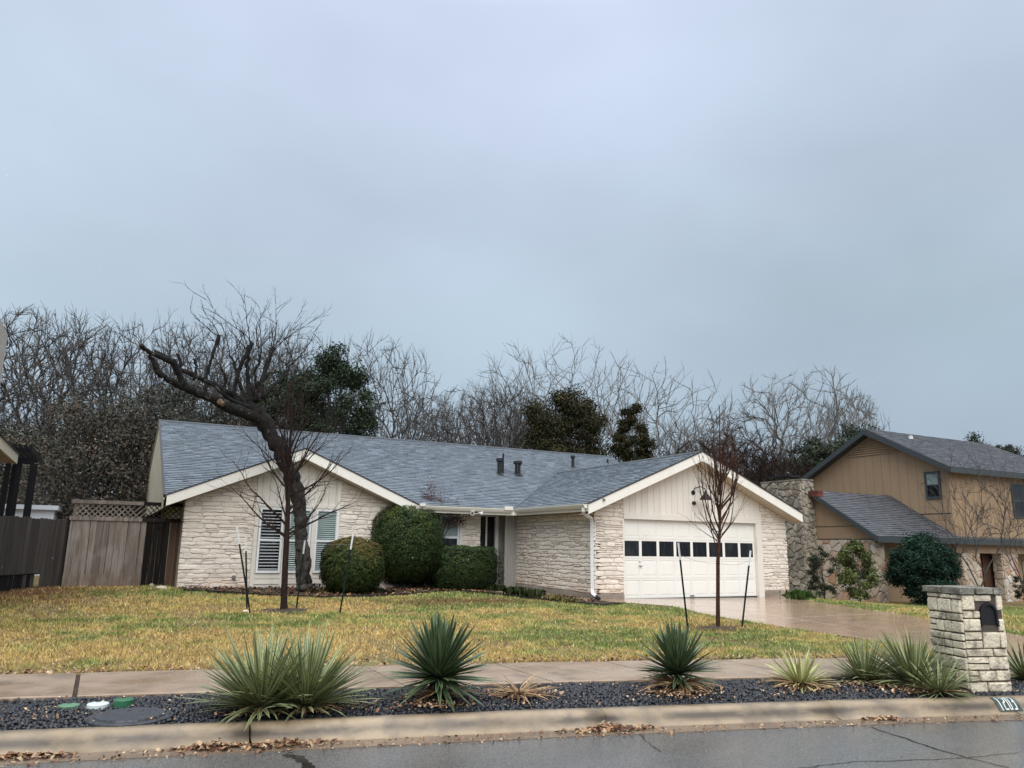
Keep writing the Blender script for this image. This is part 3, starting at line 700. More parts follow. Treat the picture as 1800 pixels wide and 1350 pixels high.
# ridge caps
mb = MB(); x = RX0
while x < RX1: mb.obox((x, RY-.13, RZ-.05+.012), (.24, 0, 0), (0, .13, .13*K), (0, 0, .016)); mb.obox((x, RY, RZ+.004+.012), (.24, 0, 0), (0, .13, -.13*K), (0, 0, .016)); x += .25
mb.build('ridge_cap', M['deck'], roof)['kind'] = 'stuff'
# garage roof (both slopes)
slab(roof, 'garage_roof_deck', [(GL, GY, EZ-.012), (GM, GY, GZ-.012), (GM, VY+.3, GZ-.012), (GL, EY+.3, EZ-.012)], .05, M['deck'])
slab(roof, 'garage_roof_deck', [(GM, GY, GZ-.012), (GR, GY, EZ-.012), (GR, EY+.3, EZ-.012), (GM, VY+.3, GZ-.012)], .05, M['deck'])
Lg = (GM-GL)/cosk
shingle_roof(roof, (GL, EY, EZ), (0, -1, 0), (1, 0, K), [(-(VY-EY), Lg), (0, 0), (EY-GY, 0), (EY-GY, Lg)], M['shingle'], 13)
shingle_roof(roof, (GR, GY, EZ), (0, 1, 0), (-1, 0, K), [(0, 0), (EY-GY, 0), (VY-GY, Lg), (0, Lg)], M['shingle'], 14)
mb = MB(); y = GY
while y < VY-.2: mb.obox((GM-.13, y, GZ-.13*K+.014), (0, .24, 0), (.13, 0, .13*K), (0, 0, .016)); mb.obox((GM, y, GZ+.014), (0, .24, 0), (.13, 0, -.13*K), (0, 0, .016)); y += .25
mb.build('ridge_cap', M['deck'], roof)['kind'] = 'stuff'
# valley flashing seen as a pale line
mb = MB(); a = Vector((GL, EY, EZ+.018)); b = Vector((GM, VY, GZ+.018)); mb.obox(a-Vector((.03, 0, 0)), b-a, (.05, 0, .0), (0, 0, .008)); mb.build('valley_flashing', M['charcoal'], roof)
# left gable roof (thin: hidden behind its own rake from the street)
Lb = EY+(LZ-EZ)/K
slab(roof, 'gable_roof_deck', [(LX0, LY, EZ-.012), (LM, LY, LZ-.012), (LM, Lb, LZ-.012), (LX0, EY+.02, EZ-.012)], .05, M['deck'])
slab(roof, 'gable_roof_deck', [(LM, LY, LZ-.012), (LX1, LY, EZ-.012), (LX1, EY+.02, EZ-.012), (LM, Lb, LZ-.012)], .05, M['deck'])
shingle_roof(roof, (LX0, EY, EZ), (0, -1, 0), (1, 0, K), [(-(Lb-EY), (LM-LX0)/cosk), (0, 0), (EY-LY, 0), (EY-LY, (LM-LX0)/cosk)], M['shingle'], 15)
shingle_roof(roof, (LX1, LY, EZ), (0, 1, 0), (-1, 0, K), [(0, 0), (EY-LY, 0), (Lb-LY, (LX1-LM)/cosk), (0, (LX1-LM)/cosk)], M['shingle'], 16)

def rake(x0, z0, x1, z1, Y, hgt=.26, name='fascia_board'):
    """sloping white barge board with dark drip edge"""
    mb = MB(); s = 1 if x1 > x0 else -1
    # plumb cut ends
    mb.prism([(x0, z0-hgt-.012), (x1, z1-hgt-.012), (x1, z1-.012), (x0, z0-.012)] if s > 0 else [(x1, z1-hgt-.012), (x0, z0-hgt-.012), (x0, z0-.012), (x1, z1-.012)], front(Y), 0, .032)
    b = mb.build(name, M['trim'], house)
    mb = MB(); mb.prism([(x0, z0-.012), (x1, z1-.012), (x1, z1+.022), (x0, z0+.022)] if s > 0 else [(x1, z1-.012), (x0, z0-.012), (x0, z0+.022), (x1, z1+.022)], front(Y), -.05, .052)
    mb.build('drip_edge', M['drip'], b)
for (xa, xm, xb, zt, Y) in ((LX0, LM, LX1, LZ, LY), (GL, GM, GR, GZ, GY)):
    rake(xa, EZ, xm, zt, Y); rake(xb, EZ, xm, zt, Y)
    wy = Y+.44
    for x0, x1 in ((xa, xm), (xb, xm)):
        P = [(x0, Y+.002, EZ-.27), (x1, Y+.002, zt-.27), (x1, wy, zt-.27), (x0, wy, EZ-.27)]
        slab(house, 'soffit', P if x0 < x1 else P[::-1], .015, M['soffit'])
# main left rake: gable end overhang
mb = MB(); mb.obox((RX0, EY, EZ-.12), (0, RY-EY, K*(RY-EY)), (.03, 0, 0), (0, 0, .105)); mb.build('fascia_board', M['khaki'], house)
mb = MB(); mb.obox((RX0, RY, RZ-.12), (0, 5.9, -K*5.9), (.03, 0, 0), (0, 0, .105)); mb.build('fascia_board', M['khaki'], house)
mb = MB(); mb.obox((RX0-.012, EY-.02, EZ-.012), (0, RY-EY, K*(RY-EY)), (.05, 0, 0), (0, 0, .03)); mb.obox((RX0-.012, RY, RZ-.012), (0, 5.9, -K*5.9), (.05, 0, 0), (0, 0, .03)); mb.build('drip_edge', M['drip'], house)
# walls (backing masses)
WY, GWY, MWY = LY+.45, GY+.45, 21.9     # left gable wall, garage wall, entry wall planes
WX0, WX1 = 1.80, 7.45; SX, GX1 = 11.70, 18.75
mb = MB(); mb.prism([(-33.3, EZ-K*0-.25+.0), (-21.5, EZ-.1), (-21.5, -.4), (-33.3, -.4)][::-1], left(RX0+.42), -.1, 0)
mb2 = MB(); mb2.add([(1.79, 21.44, -.3), (1.79, 33.3, -.3), (1.79, 33.3, EZ+.2), (1.79, 27.8, RZ-.3), (1.79, 21.44, EZ-.15)], [(0, 4, 3, 2, 1)])
mb2.build('end_wall', M['khaki'], house)
mb3 = MB(); mb3.add([(RX0+.035, EY+.25, 2.30), (RX0+.035, 33.3, 2.30), (RX0+.035, 33.3, 2.95), (RX0+.035, 27.8, RZ-.1), (RX0+.035, EY+.25, EZ)], [(0, 4, 3, 2, 1)]); mb3.add([(RX0+.05, EY+.25, 2.30), (RX0+.05, 33.3, 2.30), (RX0+.05, 33.3, 2.95), (RX0+.05, 27.8, RZ-.1), (RX0+.05, EY+.25, EZ)], [(0, 1, 2, 3, 4)])
mb3.build('gable_cheek', M['khaki'], house)
def wallslab(name, poly, fn, mat, parent=house, t=.15):
    mb = MB(); mb.prism(poly, fn, -t, 0); return mb.build(name, mat, parent)
def under(x, xa, xm, zt, xb, off=.29):   # underside height of a gable roof at x
    return (EZ+K*(x-xa) if x < xm else EZ+K*(xb-x))-off
ul = lambda x: under(x, LX0, LM, LZ, LX1); ug = lambda x: under(x, GL, GM, GZ, GR)
PL0, PL1 = 3.52, 5.80                    # centre window panel
B0 = .22
wl_ = wallslab('stone_wall', [(WX0, -.2), (WX1, -.2), (WX1, ul(WX1)), (LM, ul(LM)), (WX0, ul(WX0))], front(WY), M['mortar'])
reg1 = [(WX0-.03, B0), (PL0, B0), (PL0, ul(PL0)), (WX0-.03, ul(WX0-.03))]
reg2 = [(PL1, B0), (WX1+.03, B0), (WX1+.03, ul(WX1+.03)), (PL1, ul(PL1))]
n1 = ledge(wl_, front(WY+.0), reg1, 21, cap=120, rh=(.085, .15), rl=(.22, .62), gapv=.008, mat=M['stone'])
n2 = ledge(wl_, front(WY+.0), reg2, 22, cap=98, rh=(.085, .15), rl=(.22, .62), gapv=.008, mat=M['stone'])
# window panel
pn = wallslab('window_panel', [(PL0, .12), (PL1, .12), (PL1, ul(PL1)), (LM, ul(LM)), (PL0, ul(PL0))], front(WY-.02), M['siding'], house, .02)
WZ0, WZ1 = .70, 2.41
wins = [(3.64, 4.27), (4.40, 5.02), (5.14, 5.77)]
grooves = MB()
for x in np.arange(PL0+.14, PL1, .2):
    z0_ = WZ1+.12
    grooves.box(x, x+.012, WY-.0225-.0, WY-.0195, z0_, ul(x)-.03)
grooves.build('groove', M['soffit'], pn)['kind'] = 'stuff'
for x in (PL0, 4.29, 5.04, PL1-.10):
    mb = MB(); mb.box(x, x+.10, WY-.06, WY-.021, .13, ul(x+.05)-.04 if x in (PL0, PL1-.10) else WZ1+.1); mb.build('trim_board', M['siding'], pn)
mb = MB(); mb.box(PL0+.1, PL1-.1, WY-.055, WY-.021, WZ1+.03, WZ1+.12); mb.build('trim_board', M['siding'], pn)
for z in (.42, .56):
    for x0, x1 in ((PL0+.1, 4.29), (4.39, 5.04), (5.14, PL1-.1)):
        mb = MB(); mb.box(x0, x1, WY-.045, WY-.021, z, z+.12); mb.build('panel_board', M['siding'], pn)
def window(x0, x1, z0, z1, Y, dark=True, slats=True, parent=house, frame='vinyl', zm=None, gm=None):
    fw = .055; zm = zm or (z0+z1)/2; mb = MB()
    mb.box(x0, x0+fw, Y-.05, Y+.02, z0, z1); mb.box(x1-fw, x1, Y-.05, Y+.02, z0, z1); mb.box(x0+fw, x1-fw, Y-.05, Y+.02, z1-fw, z1); mb.box(x0+fw, x1-fw, Y-.055, Y+.02, z0, z0+fw*1.2); mb.box(x0+fw, x1-fw, Y-.045, Y+.02, zm-.03, zm+.03)
    w = mb.build('window', M[frame], parent)
    for k, (a, b) in enumerate(((z0+fw*1.2, zm-.03), (zm+.03, z1-fw))):
        mb = MB(); mb.box(x0+fw, x1-fw, Y-.012+.012*k, Y-.006+.012*k, a, b); mt = gm[k] if gm else M['glass']
        mb.build('pane', mt, w)
        if slats:
            z = a+.03
            while z < b-.03:
                mb = MB(); mb.obox((x0+fw+.012, Y-.034, z), (x1-x0-2*fw-.024, 0, 0), (0, .012, .020), (0, .004, -.005)); mb.build('slat', M['louver' if slats is True else slats], w); z += .082 if slats is True else .055
    return w
window(*wins[0], WZ0, WZ1, WY-.03, slats=True)
window(*wins[1], WZ0, WZ1, WY-.03, slats='paleglass', gm=[M['screen'], M['paleglass']])
window(*wins[2], WZ0, WZ1, WY-.03, slats='paleglass', gm=[M['screen'], M['paleglass']])
# hose spigot cover low on the stone wall
mb = MB(); p = on_y(411, 1015, WY-.05); mb.tube([(p.x, WY-.03, p.z), (p.x, WY-.09, p.z)], .055, 10); mb.tube([(p.x, WY-.09, p.z), (p.x, WY-.12, p.z-.03)], .02, 6); mb.build('outdoor_socket', M['wire'], house)

# main wall between gable and entry
mw = wallslab('stone_wall', [(WX1-.1, -.2), (10.38, -.2), (10.38, 2.5), (WX1-.1, 2.5)], front(MWY), M['mortar'])
n3 = ledge(mw, front(MWY), [(9.78, B0), (10.4, B0), (10.4, 2.46), (9.78, 2.46)], 23, rh=(.10, .16), rl=(.25, .5), mat=M['stone'], stuff=True)
window(8.30, 8.92, 1.05, 2.40, MWY-.01, slats=False, gm=[M['screen'], M['glass']])
window(9.02, 9.66, 1.05, 2.40, MWY-.01, slats=False, gm=[M['glass'], M['paleglass']])
mb = MB(); mb.box(9.68, 9.78, MWY-.05, MWY-.001, .2, 2.45); mb.box(8.92, 9.02, MWY-.04, MWY-.001, .9, 2.44); mb.box(8.2, 9.68, MWY-.045, MWY-.002, .9, 1.04); mb.build('window_trim', M['trim'], house)
# left gable right side wall end
mb = MB(); mb.box(WX1-.005, WX1+.02, WY+.02, MWY, -.2, 2.45); mb.build('return_wall', M['mortar'], house)
# entry recess: far wall and dark glazed door beside grey boards
EY2 = 22.35
mb = MB(); mb.box(10.2, 12, EY2+.05, EY2+.2, -.2, 2.6); mb.build('entry_wall', M['greysiding'], house)
ent = MB(); ent.box(10.3, 11.12, EY2+.02, EY2+.045, .3, 2.45); dg = ent.build('entry_door', M['glass'], house)
mb = MB(); mb.box(10.80, 10.85, EY2-.02, EY2+.019, .3, 2.45); mb.box(11.13, 11.24, EY2-.05, EY2+.045, .25, 2.46); mb.box(10.3, 11.12, EY2-.03, EY2+.019, 2.42, 2.5); mb.build('door_frame', M['trim'], dg)
x = 11.25
while x < 11.69: mb = MB(); mb.box(x, x+.105, 21.86, 21.89, .22, 2.46); mb.build('board', M['greysiding'], house); x += .111
mb = MB(); mb.box(10.35, 10.40, MWY+.0, EY2+.05, -.2, 2.5); mb.build('return_wall', M['mortar'], house)
mb = MB(); mb.box(9.9, 11.69, 20.9, EY2+.1, -.2, ground(10.8, 21)+.05); mb.build('porch_slab', M['slab'], house)
# garage side wall (facing left) - foreshortened ledge stones joined
sw_ = wallslab('side_wall', [(-21.86, -.2), (-(GWY-.0), -.2), (-(GWY), 2.45), (-21.86, 2.45)], left(SX), M['mortar'])
ledge(sw_, left(SX), [(-21.86, .36), (-(GWY-.02), .30), (-(GWY-.02), 2.40), (-21.86, 2.40)], 24, rh=(.09, .13), rl=(.16, .42), d=.05, mat=M['stone'], stuff=True)
mb = MB(); mb.box(SX-.06, SX+.01, GWY, 21.86, -.3, .29); mb.build('foundation', M['slab'], house)
# garage front
D0, D1, DZ0, DZ1 = 12.63, 17.51, .15, 2.28
gw = wallslab('garage_wall', [(SX, -.3), (D0-.03, -.3), (D0-.03, ug(D0)), (SX, ug(SX))], front(GWY), M['mortar'])
n4 = ledge(gw, front(GWY), [(SX-.03, .30), (D0-.04, .30), (D0-.04, ug(D0-.04)), (SX-.03, ug(SX-.03))], 25, rh=(.085, .135), rl=(.2, .5), mat=M['stone'], cap=78)
gw2 = wallslab('garage_wall', [(17.70, -.3), (GX1, -.3), (GX1, ug(GX1)), (17.70, ug(17.70))], front(GWY), M['mortar'])
n5 = ledge(gw2, front(GWY), [(17.74, .30), (GX1+.03, .30), (GX1+.03, ug(GX1)), (17.74, ug(17.74))], 26, rh=(.085, .135), rl=(.2, .5), mat=M['stone'], stuff=True)
print('stones', n1, n2, n3, n4, n5)
for a_, b_ in ((SX-.04, D0-.05), (17.74, GX1+.04)): mb = MB(); mb.box(a_, b_, GWY-.055, GWY-.001, -.3, .285); mb.build('foundation', M['slab'], house)
mb = MB(); mb.box(GX1-.1, GX1, GWY+.01, 24, -.3, 2.4); mb.build('garage_wall', M['nwall'], house)
# vertical board gable
HZ = DZ1+.10
bd = MB(); gb = wallslab('gable_board_wall', [(D0-.03, HZ), (17.70, HZ), (17.70, ug(17.7)), (GM, ug(GM)), (D0-.03, ug(D0))], front(GWY-.0), M['drip'])
x = D0-.03; nb_ = 24; bw = (17.70-D0+.03)/nb_
for k in range(nb_):
    a, b = x+.004, x+bw-.004; x += bw
    if b < D0: continue
    mb = MB(); P = [(a, HZ+.004), (b, HZ+.004), (b, ug(b))]
    if a < GM < b: P.append((GM, ug(GM)))
    P.append((a, ug(a))); mb.prism(P, front(GWY-.001), 0, .022); mb.build('board', M['siding'], gb)
mb = MB(); mb.box(D0-.03, 17.70, GWY-.045, GWY-.0, DZ1+.0, HZ+.06); mb.build('header_board', M['siding'], house)
mb = MB(); mb.box(17.53, 17.735, GWY-.04, GWY+.0, .12, HZ+1.0-.75); mb.build('door_casing', M['siding'], house)
for a_, b_ in ((D0-.05, D0-.005), (17.515, 17.53)): mb = MB(); mb.box(a_, b_, GWY-.03, GWY+.12, .12, DZ1); mb.build('door_jamb', M['siding'], house)
gd = thing('garage_door', (0, 0, 0), None, None); del gd['_b']
bpy.data.objects.remove(gd)
# garage door leaf: four hinged sections of eight raised panels, the third with glass
DY = GWY+.09
mb = MB(); mb.box(D0, D1, DY, DY+.04, DZ0-.0, DZ1); gdoor = mb.build('garage_door', M['doorpaint'], house)
ch = (DZ1-DZ0)/4; cwid = (D1-D0)/8
for r_i in range(4):
    z0 = DZ0+ch*r_i
    for (za, zb) in ((z0+.004, z0+.055), (z0+ch-.055, z0+ch-.004)):
        mb = MB(); mb.box(D0+.002, D1-.002, DY-.012, DY-.001, za, zb); mb.build('rail', M['doorpaint'], gdoor)
    for c_i in range(9):
        xx = D0+cwid*c_i; a, b = (xx-.045, xx+.045)
        if c_i == 0: a, b = D0+.002, D0+.06
        if c_i == 8: a, b = D1-.06, D1-.002
        mb = MB(); mb.box(a, b, DY-.0115, DY-.001, z0+.056, z0+ch-.056); mb.build('stile', M['doorpaint'], gdoor)
    for c_i in range(8):
        a = D0+cwid*c_i+(.075 if c_i == 0 else .06); b = D0+cwid*(c_i+1)-(.075 if c_i == 7 else .06); za, zb = z0+.072, z0+ch-.072
        if r_i == 2:
            mb = MB(); mb.box(a-.012, b+.012, DY-.008, DY-.004, za-.010, zb+.010); mb.build('pane', M['glass'], gdoor)
        elif r_i == 3 and False: pass
        else:
            mb = MB(); P = [(a, za), (b, za), (b, zb), (a, zb)]; i_ = .035; Q = [(a+i_, za+i_), (b-i_, za+i_), (b-i_, zb-i_), (a+i_, zb-i_)]
            V = [(u, DY-.001, v) for u, v in P]+[(u, DY-.009, v) for u, v in Q]
            mb.add(V, [(4, 5, 6, 7)]+[(i, (i+1) % 4, (i+1) % 4+4, i+4) for i in range(4)]); mb.build('panel', M['doorpaint'], gdoor)
mb = MB(); mb.box(13.17, 13.27, DY-.05, DY-.024, 1.0, 1.025); mb.box(13.19, 13.22, DY-.04, DY-.022, 1.12, 1.14); mb.build('handle', M['wire'], gdoor)
mb = MB(); mb.box(14.95, 15.1, DY-.035, DY-.02, DZ0+.03, DZ0+.06); mb.build('handle', M['wire'], gdoor)
mb = MB(); mb.box(D0, D1, DY-.02, DY+.03, DZ0-.05, DZ0); mb.build('bottom_seal', M['drip'], gdoor)
# barn lamp above the door
p = on_y(1219, 866, GWY-.05); mb = MB()
arc = [(p.x, GWY-.03, p.z), (p.x+.0, GWY-.10, p.z+.12), (p.x+.10, GWY-.24, p.z+.17), (p.x+.19, GWY-.33, p.z+.10), (p.x+.2, GWY-.34, p.z+.02)]
lamp = thing('wall_lamp', (p.x, GWY, p.z), 'black gooseneck barn lamp on the cream gable above the garage door', 'lamp')
mb.tube(arc, .014, 8); mb.build('arm', M['black'], lamp)
mb = MB(); mb.tube([(p.x, GWY-.02, p.z), (p.x, GWY-.05, p.z)], .065, 14); mb.build('mount', M['black'], lamp)
mb = MB(); sx, sy, sz = p.x+.2, GWY-.34, p.z; mb.tube([(sx, sy, sz+.04), (sx, sy, sz-.02), (sx, sy, sz-.10), (sx, sy, sz-.19), (sx, sy, sz-.21)], [.03, .045, .10, .17, .175], 18); mb.build('shade', M['black'], lamp)
mb = MB(); mb.tube([(p.x+.0, GWY-.03, p.z-.30), (p.x+.0, GWY-.09, p.z-.30)], .055, 10); mb.tube([(p.x, GWY-.09, p.z-.30), (p.x, GWY-.14, p.z-.34)], [.05, .02], 8); mb.build('sensor', M['black'], lamp)
# small camera on the barge board
p = on_y(1061, 878, GY-.04); mb = MB(); mb.tube([(p.x, p.y+.0, p.z), (p.x, p.y-.03, p.z)], .035, 12); mb.tube([(p.x, p.y-.03, p.z), (p.x, p.y-.06, p.z-.02)], .026, 10)
tag(mb.build('camera_dome', M['wire']), 'tiny round camera on the left end of the garage barge board', 'camera')
# twin floodlight under the main eave
p = on_y(836, 900, EY+.02); fl = thing('flood_light', (p.x, p.y, p.z), 'white twin-head floodlight under the gutter left of the entry', 'floodlight')
mb = MB(); mb.box(p.x-.05, p.x+.05, p.y-.02, p.y+.02, p.z-.03, p.z+.06); mb.build('mount', M['vinyl'], fl)
for s_, t_ in ((-1, .10), (1, .02)):
    mb = MB(); c = Vector((p.x+s_*.10, p.y-.04, p.z-.02)); d_ = Vector((s_*.6, -.8, -.25)).normalized() if s_ < 0 else Vector((.95, -.3, -.2)).normalized()
    mb.tube([c-d_*.04, c+d_*.02, c+d_*.10], [.03, .045, .07], 12); h_ = mb.build('lamp_head', M['vinyl'], fl)
    if s_ < 0: mb = MB(); mb.tube([c+d_*.101, c+d_*.104], .045, 12); mb.build('lens', M['wire'], h_)

# eave boards, gutters, downspout
def gutter_run(a, b, out, name='gutter', parent=house):
    a, b, out = Vector(a), Vector(b), Vector(out).normalized(); z = Vector((0, 0, 1)); mb = MB()
    prof = [(0, 0), (0, -.11), (.07, -.115), (.10, -.07), (.125, -.02), (.125, .0), (.115, .0), (.115, -.02), (.09, -.068), (.065, -.103), (.01, -.1), (.01, 0)]
    n = len(prof); V = [a+out*u+z*v for u, v in prof]+[b+out*u+z*v for u, v in prof]
    mb.add(V, [(i, (i+1) % n, (i+1) % n+n, i+n) for i in range(n)]+[tuple(range(n))[::-1], tuple(range(n, 2*n))]); return mb.build(name, M['gutter'], parent)
gutter_run((LX1+.02, EY-.01, EZ-.01), (GL-.11, EY-.01, EZ-.01), (0, -1, 0))
gutter_run((GL-.0, EY-.13, EZ-.01), (GL-.0, GY+.03, EZ-.01), (-1, 0, 0))
mb = MB(); mb.box(LX1+.0, GL, EY, EY+.03, EZ-.2, EZ-.02); mb.build('fascia_board', M['trim'], house)
mb = MB(); mb.box(GL, GL+.03, GY+.04, EY+.0, EZ-.2, EZ-.02); mb.build('fascia_board', M['trim'], house)
mb = MB(); mb.box(LX1-.6, 11.7, EY+.03, EY2+.2, EZ-.17, EZ-.155); mb.box(GL+.03, SX+.05, GWY, EY+.02, EZ-.17, EZ-.155); mb.build('soffit', M['soffit'], house)
mb = MB(); p = on_y(895, 889, EY-.14); mb.box(GL-.42, GL-.14, EY-.16, EY-.135, EZ-.05, EZ+.06); mb.build('splash_guard', M['gutter'], house)
mb = MB(); mb.box(LX1+.03, LX1+.2, EY-.16, EY-.135, EZ-.03, EZ+.05); mb.build('splash_guard', M['gutter'], house)
def downspout(pts, name='downspout'):
    mb = MB(); w, d = .085, .06; P = [Vector(p) for p in pts]; b = 0; V = []; F = []
    for i, p in enumerate(P):
        t = (P[min(i+1, len(P)-1)]-P[max(0, i-1)]).normalized(); sx_ = Vector((.66, -.75, 0)); sy_ = t.cross(sx_).normalized(); sx2 = sy_.cross(t).normalized()
        for (u, v) in ((-1, -1), (1, -1), (1, 1), (-1, 1)): V.append(p+sx2*u*w/2+sy_*v*d/2)
    for i in range(len(P)-1):
        for k in range(4): F.append((4*i+k, 4*i+(k+1) % 4, 4*i+4+(k+1) % 4, 4*i+4+k))
    F += [(3, 2, 1, 0), tuple(len(V)-4+k for k in range(4))]; mb.add(V, F); return mb.build(name, M['vinyl'], house)
gx_ = GL-.06; gz_ = ground(11.5, 17.2)
downspout([(gx_, GY+.12, EZ-.11), (gx_, GY+.13, EZ-.19), (gx_+.06, GY+.2, EZ-.25), (SX-.15, GWY-.0, EZ-.36), (SX-.09, GWY+.03, EZ-.45), (SX-.09, GWY+.03, .42), (SX-.10, GWY-.0, .30), (SX-.1, GWY-.2, .22)])
mb = MB(); mb.tube([(SX-.1, GWY-.16, .24), (SX-.1, GWY-.3, .18)], .05, 10); mb.build('spout_end', M['black'], house)
# roof vents (on the roof: parts of it)
def vent(px, py, r, h, cap=True):
    # point on the main slope z = EZ+K(y-EY)
    d = ray(px, py); t = (EZ+K*(cC.y-EY)-cC.z)/(d.z-K*d.y); p = cC+d*t; mb = MB()
    mb.tube([p-Vector((0, 0, .1)), p+Vector((0, 0, h))], r, 12)
    if cap: mb.tube([p+Vector((0, 0, h)), p+Vector((0, 0, h+.03)), p+Vector((0, 0, h+.12))], [r*1.2, r*1.55, r*1.5], 12)
    mb.tube([p-Vector((0, 0, .03)), p+Vector((0, 0, .03))], [r*2, r*1.2], 12); mb.build('vent_pipe', M['black'], roof)
vent(878, 834, .085, .45); vent(910, 835, .105, .38); vent(1007, 822, .06, .36); vent(1068, 814, .04, .17, False); vent(884, 832, .035, .72, False)

# ================================================================== NEIGHBOUR HOUSE (right)
nh = thing('neighbour_house', (28, 20, -.3), 'two-storey tan house with dark shingle roofs and mixed rubble stone beyond the driveway', 'house')
NW, NX, NF = 25.4, 30.05, 18.95; NE = 2.05; NTY, NTZ = 21.9, 3.87
kw = (NTZ-NE)/(NTY-NF); cw = 1/math.sqrt(1+kw*kw)
wr = slab(nh, 'lower_roof', [(NW-.3, NF, NE-.012), (NX, NF, NE-.012), (NX, NTY, NTZ-.012), (NW-.3, NTY, NTZ-.012)], .12, M['charcoal'])
shingle_roof(wr, (NW-.3, NF, NE), (1, 0, 0), (0, 1, kw), [(0, 0), (NX-NW+.3, 0), (NX-NW+.3, (NTY-NF)/cw), (0, (NTY-NF)/cw)], M['shingle2'], 31, tone=(.7, 1.2))
slab(nh, 'lower_roof', [(NX, NF, NE-.03), (NX+9, NF, NE-.03), (NX+9, NF+.9, NE+.42), (NX, NF+.9, NE+.42)], .12, M['charcoal'])
slab(nh, 'lower_roof', [(NW-.3, NTY, NTZ), (NX, NTY, NTZ), (NX, NTY+4, NTZ-2), (NW-.3, NTY+4, NTZ-2)], .1, M['charcoal'])
mb = MB(); mb.box(NW-.35, NX+9, NF-.05, NF-.012, NE-.22, NE-.0); mb.build('fascia_board', M['charcoal'], nh)
mb = MB(); mb.obox((NW-.34, NF-.04, NE-.22), (0, NTY-NF+.04, kw*(NTY-NF+.04)), (.035, 0, 0), (0, 0, .2)); mb.build('fascia_board', M['charcoal'], nh)
# wing side wall: tan triangle over rubble
wallslab('tan_wall', [(-24, 1.95), (-(NF+.35), 1.95), (-(NF+.35), NE+.1), (-NTY, NTZ-.15), (-24, NTZ-1.2)], left(NW), M['tan'], nh)
sw2 = wallslab('stone_wall', [(-24, -.8), (-(NF+.35), -.8), (-(NF+.35), 1.94), (-24, 1.94)], left(NW), M['rubmortar'], nh)
rubble(sw2, left(NW), [(-22.9, -.4), (-(NF+.33), -.4), (-(NF+.33), 1.93), (-22.9, 1.93)], 5, .42, M['rubble'])
mb = MB(); mb.box(NW-.03, NW-.001, NF+.35, 22, 1.93, 1.97); mb.build('ledge_strip', M['charcoal'], nh)
mb = MB(); mb.box(NW-.02, NW-.001, NF+.6, 22, 2.44, 2.455); mb.build('siding_joint', M['drip'], nh)
# front: windows behind the bush, piers
mb = MB(); mb.box(NW+.001, NX+9, NF+.9, NF+1.05, -.8, NE-.0); mb.build('front_wall', M['tan'], nh)
def pier(x0, x1, y0, y1, z1, seed):
    mb = MB(); mb.box(x0+.001, x1, y0+.001, y1, -.8, z1); o = mb.build('stone_pier', M['rubmortar'], nh)
    rubble(o, front(y0), [(x0, -.45), (x1, -.45), (x1, z1), (x0, z1)], seed, .36, M['rubble']); rubble(o, left(x0), [(-y1, -.45), (-y0, -.45), (-y0, z1), (-y1, z1)], seed+1, .36, M['rubble'], stuff=True)
a = on_y(1701, 1000, NF+.25).x; b = on_y(1724, 1000, NF+.25).x
pier(on_y(1693, 1000, NF+.3).x, on_y(1724, 1000, NF+.3).x, NF+.3, NF+.7, NE-.2, 41)
pier(on_y(1764, 1000, NF+.3).x, on_y(1790, 1000, NF+.3).x, NF+.3, NF+.7, NE-.2, 43)
wx0, wx1 = on_y(1662, 1000, NF+.9).x, on_y(1688, 1000, NF+.9).x
window(wx0, wx1, .05, 1.75, NF+.9, slats=False, parent=nh, frame='charcoal', gm=[M['paleglass'], M['shed']])
mb = MB(); mb.box(on_y(1728, 1000, NF+.85).x, on_y(1762, 1000, NF+.85).x, NF+.84, NF+.899, -.5, NE-.25); mb.build('entry_door', M['brownwood'], nh)
mb = MB(); mb.box(NW+.05, NW+.4, NF+.33, NF+.9, -.8, NE-.2); o = mb.build('stone_pier', M['rubmortar'], nh); rubble(o, front(NF+.33), [(NW, -.45), (NW+.42, -.45), (NW+.42, NE-.2), (NW, NE-.2)], 45, .36, M['rubble'])
# upper storey gable end wall, front wall
UE, PY, PZ, UB = 4.88, 22.62, 6.85, 26.3; ku = (PZ-UE)/(PY-18.9)
wallslab('gable_wall', [(-26, 1.5), (-19.25, 1.5), (-19.25, UE+.05), (-PY, PZ-.22), (-26, UE+.02)], left(NX), M['tan'], nh)
mb = MB(); x = 0
for y in np.arange(19.35, 25.9, .41): mb.box(NX-.006, NX-.0005, y, y+.014, 1.6, min(UE-.1+ku*(y-19.0), PZ-.3-(y-PY)*ku if y > PY else 99))
mb.build('siding_groove', M['groove'], nh)['kind'] = 'stuff'
mb = MB(); mb.box(NX-.012, NX-.001, 19.25, 21.2, 3.04, 3.07); mb.build('siding_joint', M['drip'], nh)
mb = MB(); mb.box(NX+.001, NX+9, 19.2, 19.35, 1.5, UE); mb.build('upper_wall', M['tan'], nh)
mb = MB()
for x in np.arange(NX+.3, NX+9, .41): mb.box(x, x+.014, 19.193, 19.2005, 2.2, UE-.1)
mb.build('siding_groove', M['groove'], nh)['kind'] = 'stuff'
ur = slab(nh, 'upper_roof', [(NX-.42, 18.85, UE-.012), (NX+10, 18.85, UE-.012), (NX+8.5, PY, PZ-.012), (NX-.42, PY, PZ-.012)], .1, M['charcoal'])
slab(nh, 'upper_roof', [(NX-.42, PY, PZ-.012), (NX+8.5, PY, PZ-.012), (NX+10, 26.4, UE-.012), (NX-.42, 26.4, UE-.012)], .1, M['charcoal'])
cu = 1/math.sqrt(1+ku*ku)
shingle_roof(ur, (NX-.42, 18.85, UE), (1, 0, 0), (0, 1, ku), [(0, 0), (10.4, 0), (8.9, (PY-18.85)/cu), (0, (PY-18.85)/cu)], M['shingle2'], 33, tone=(.8, 1.3))
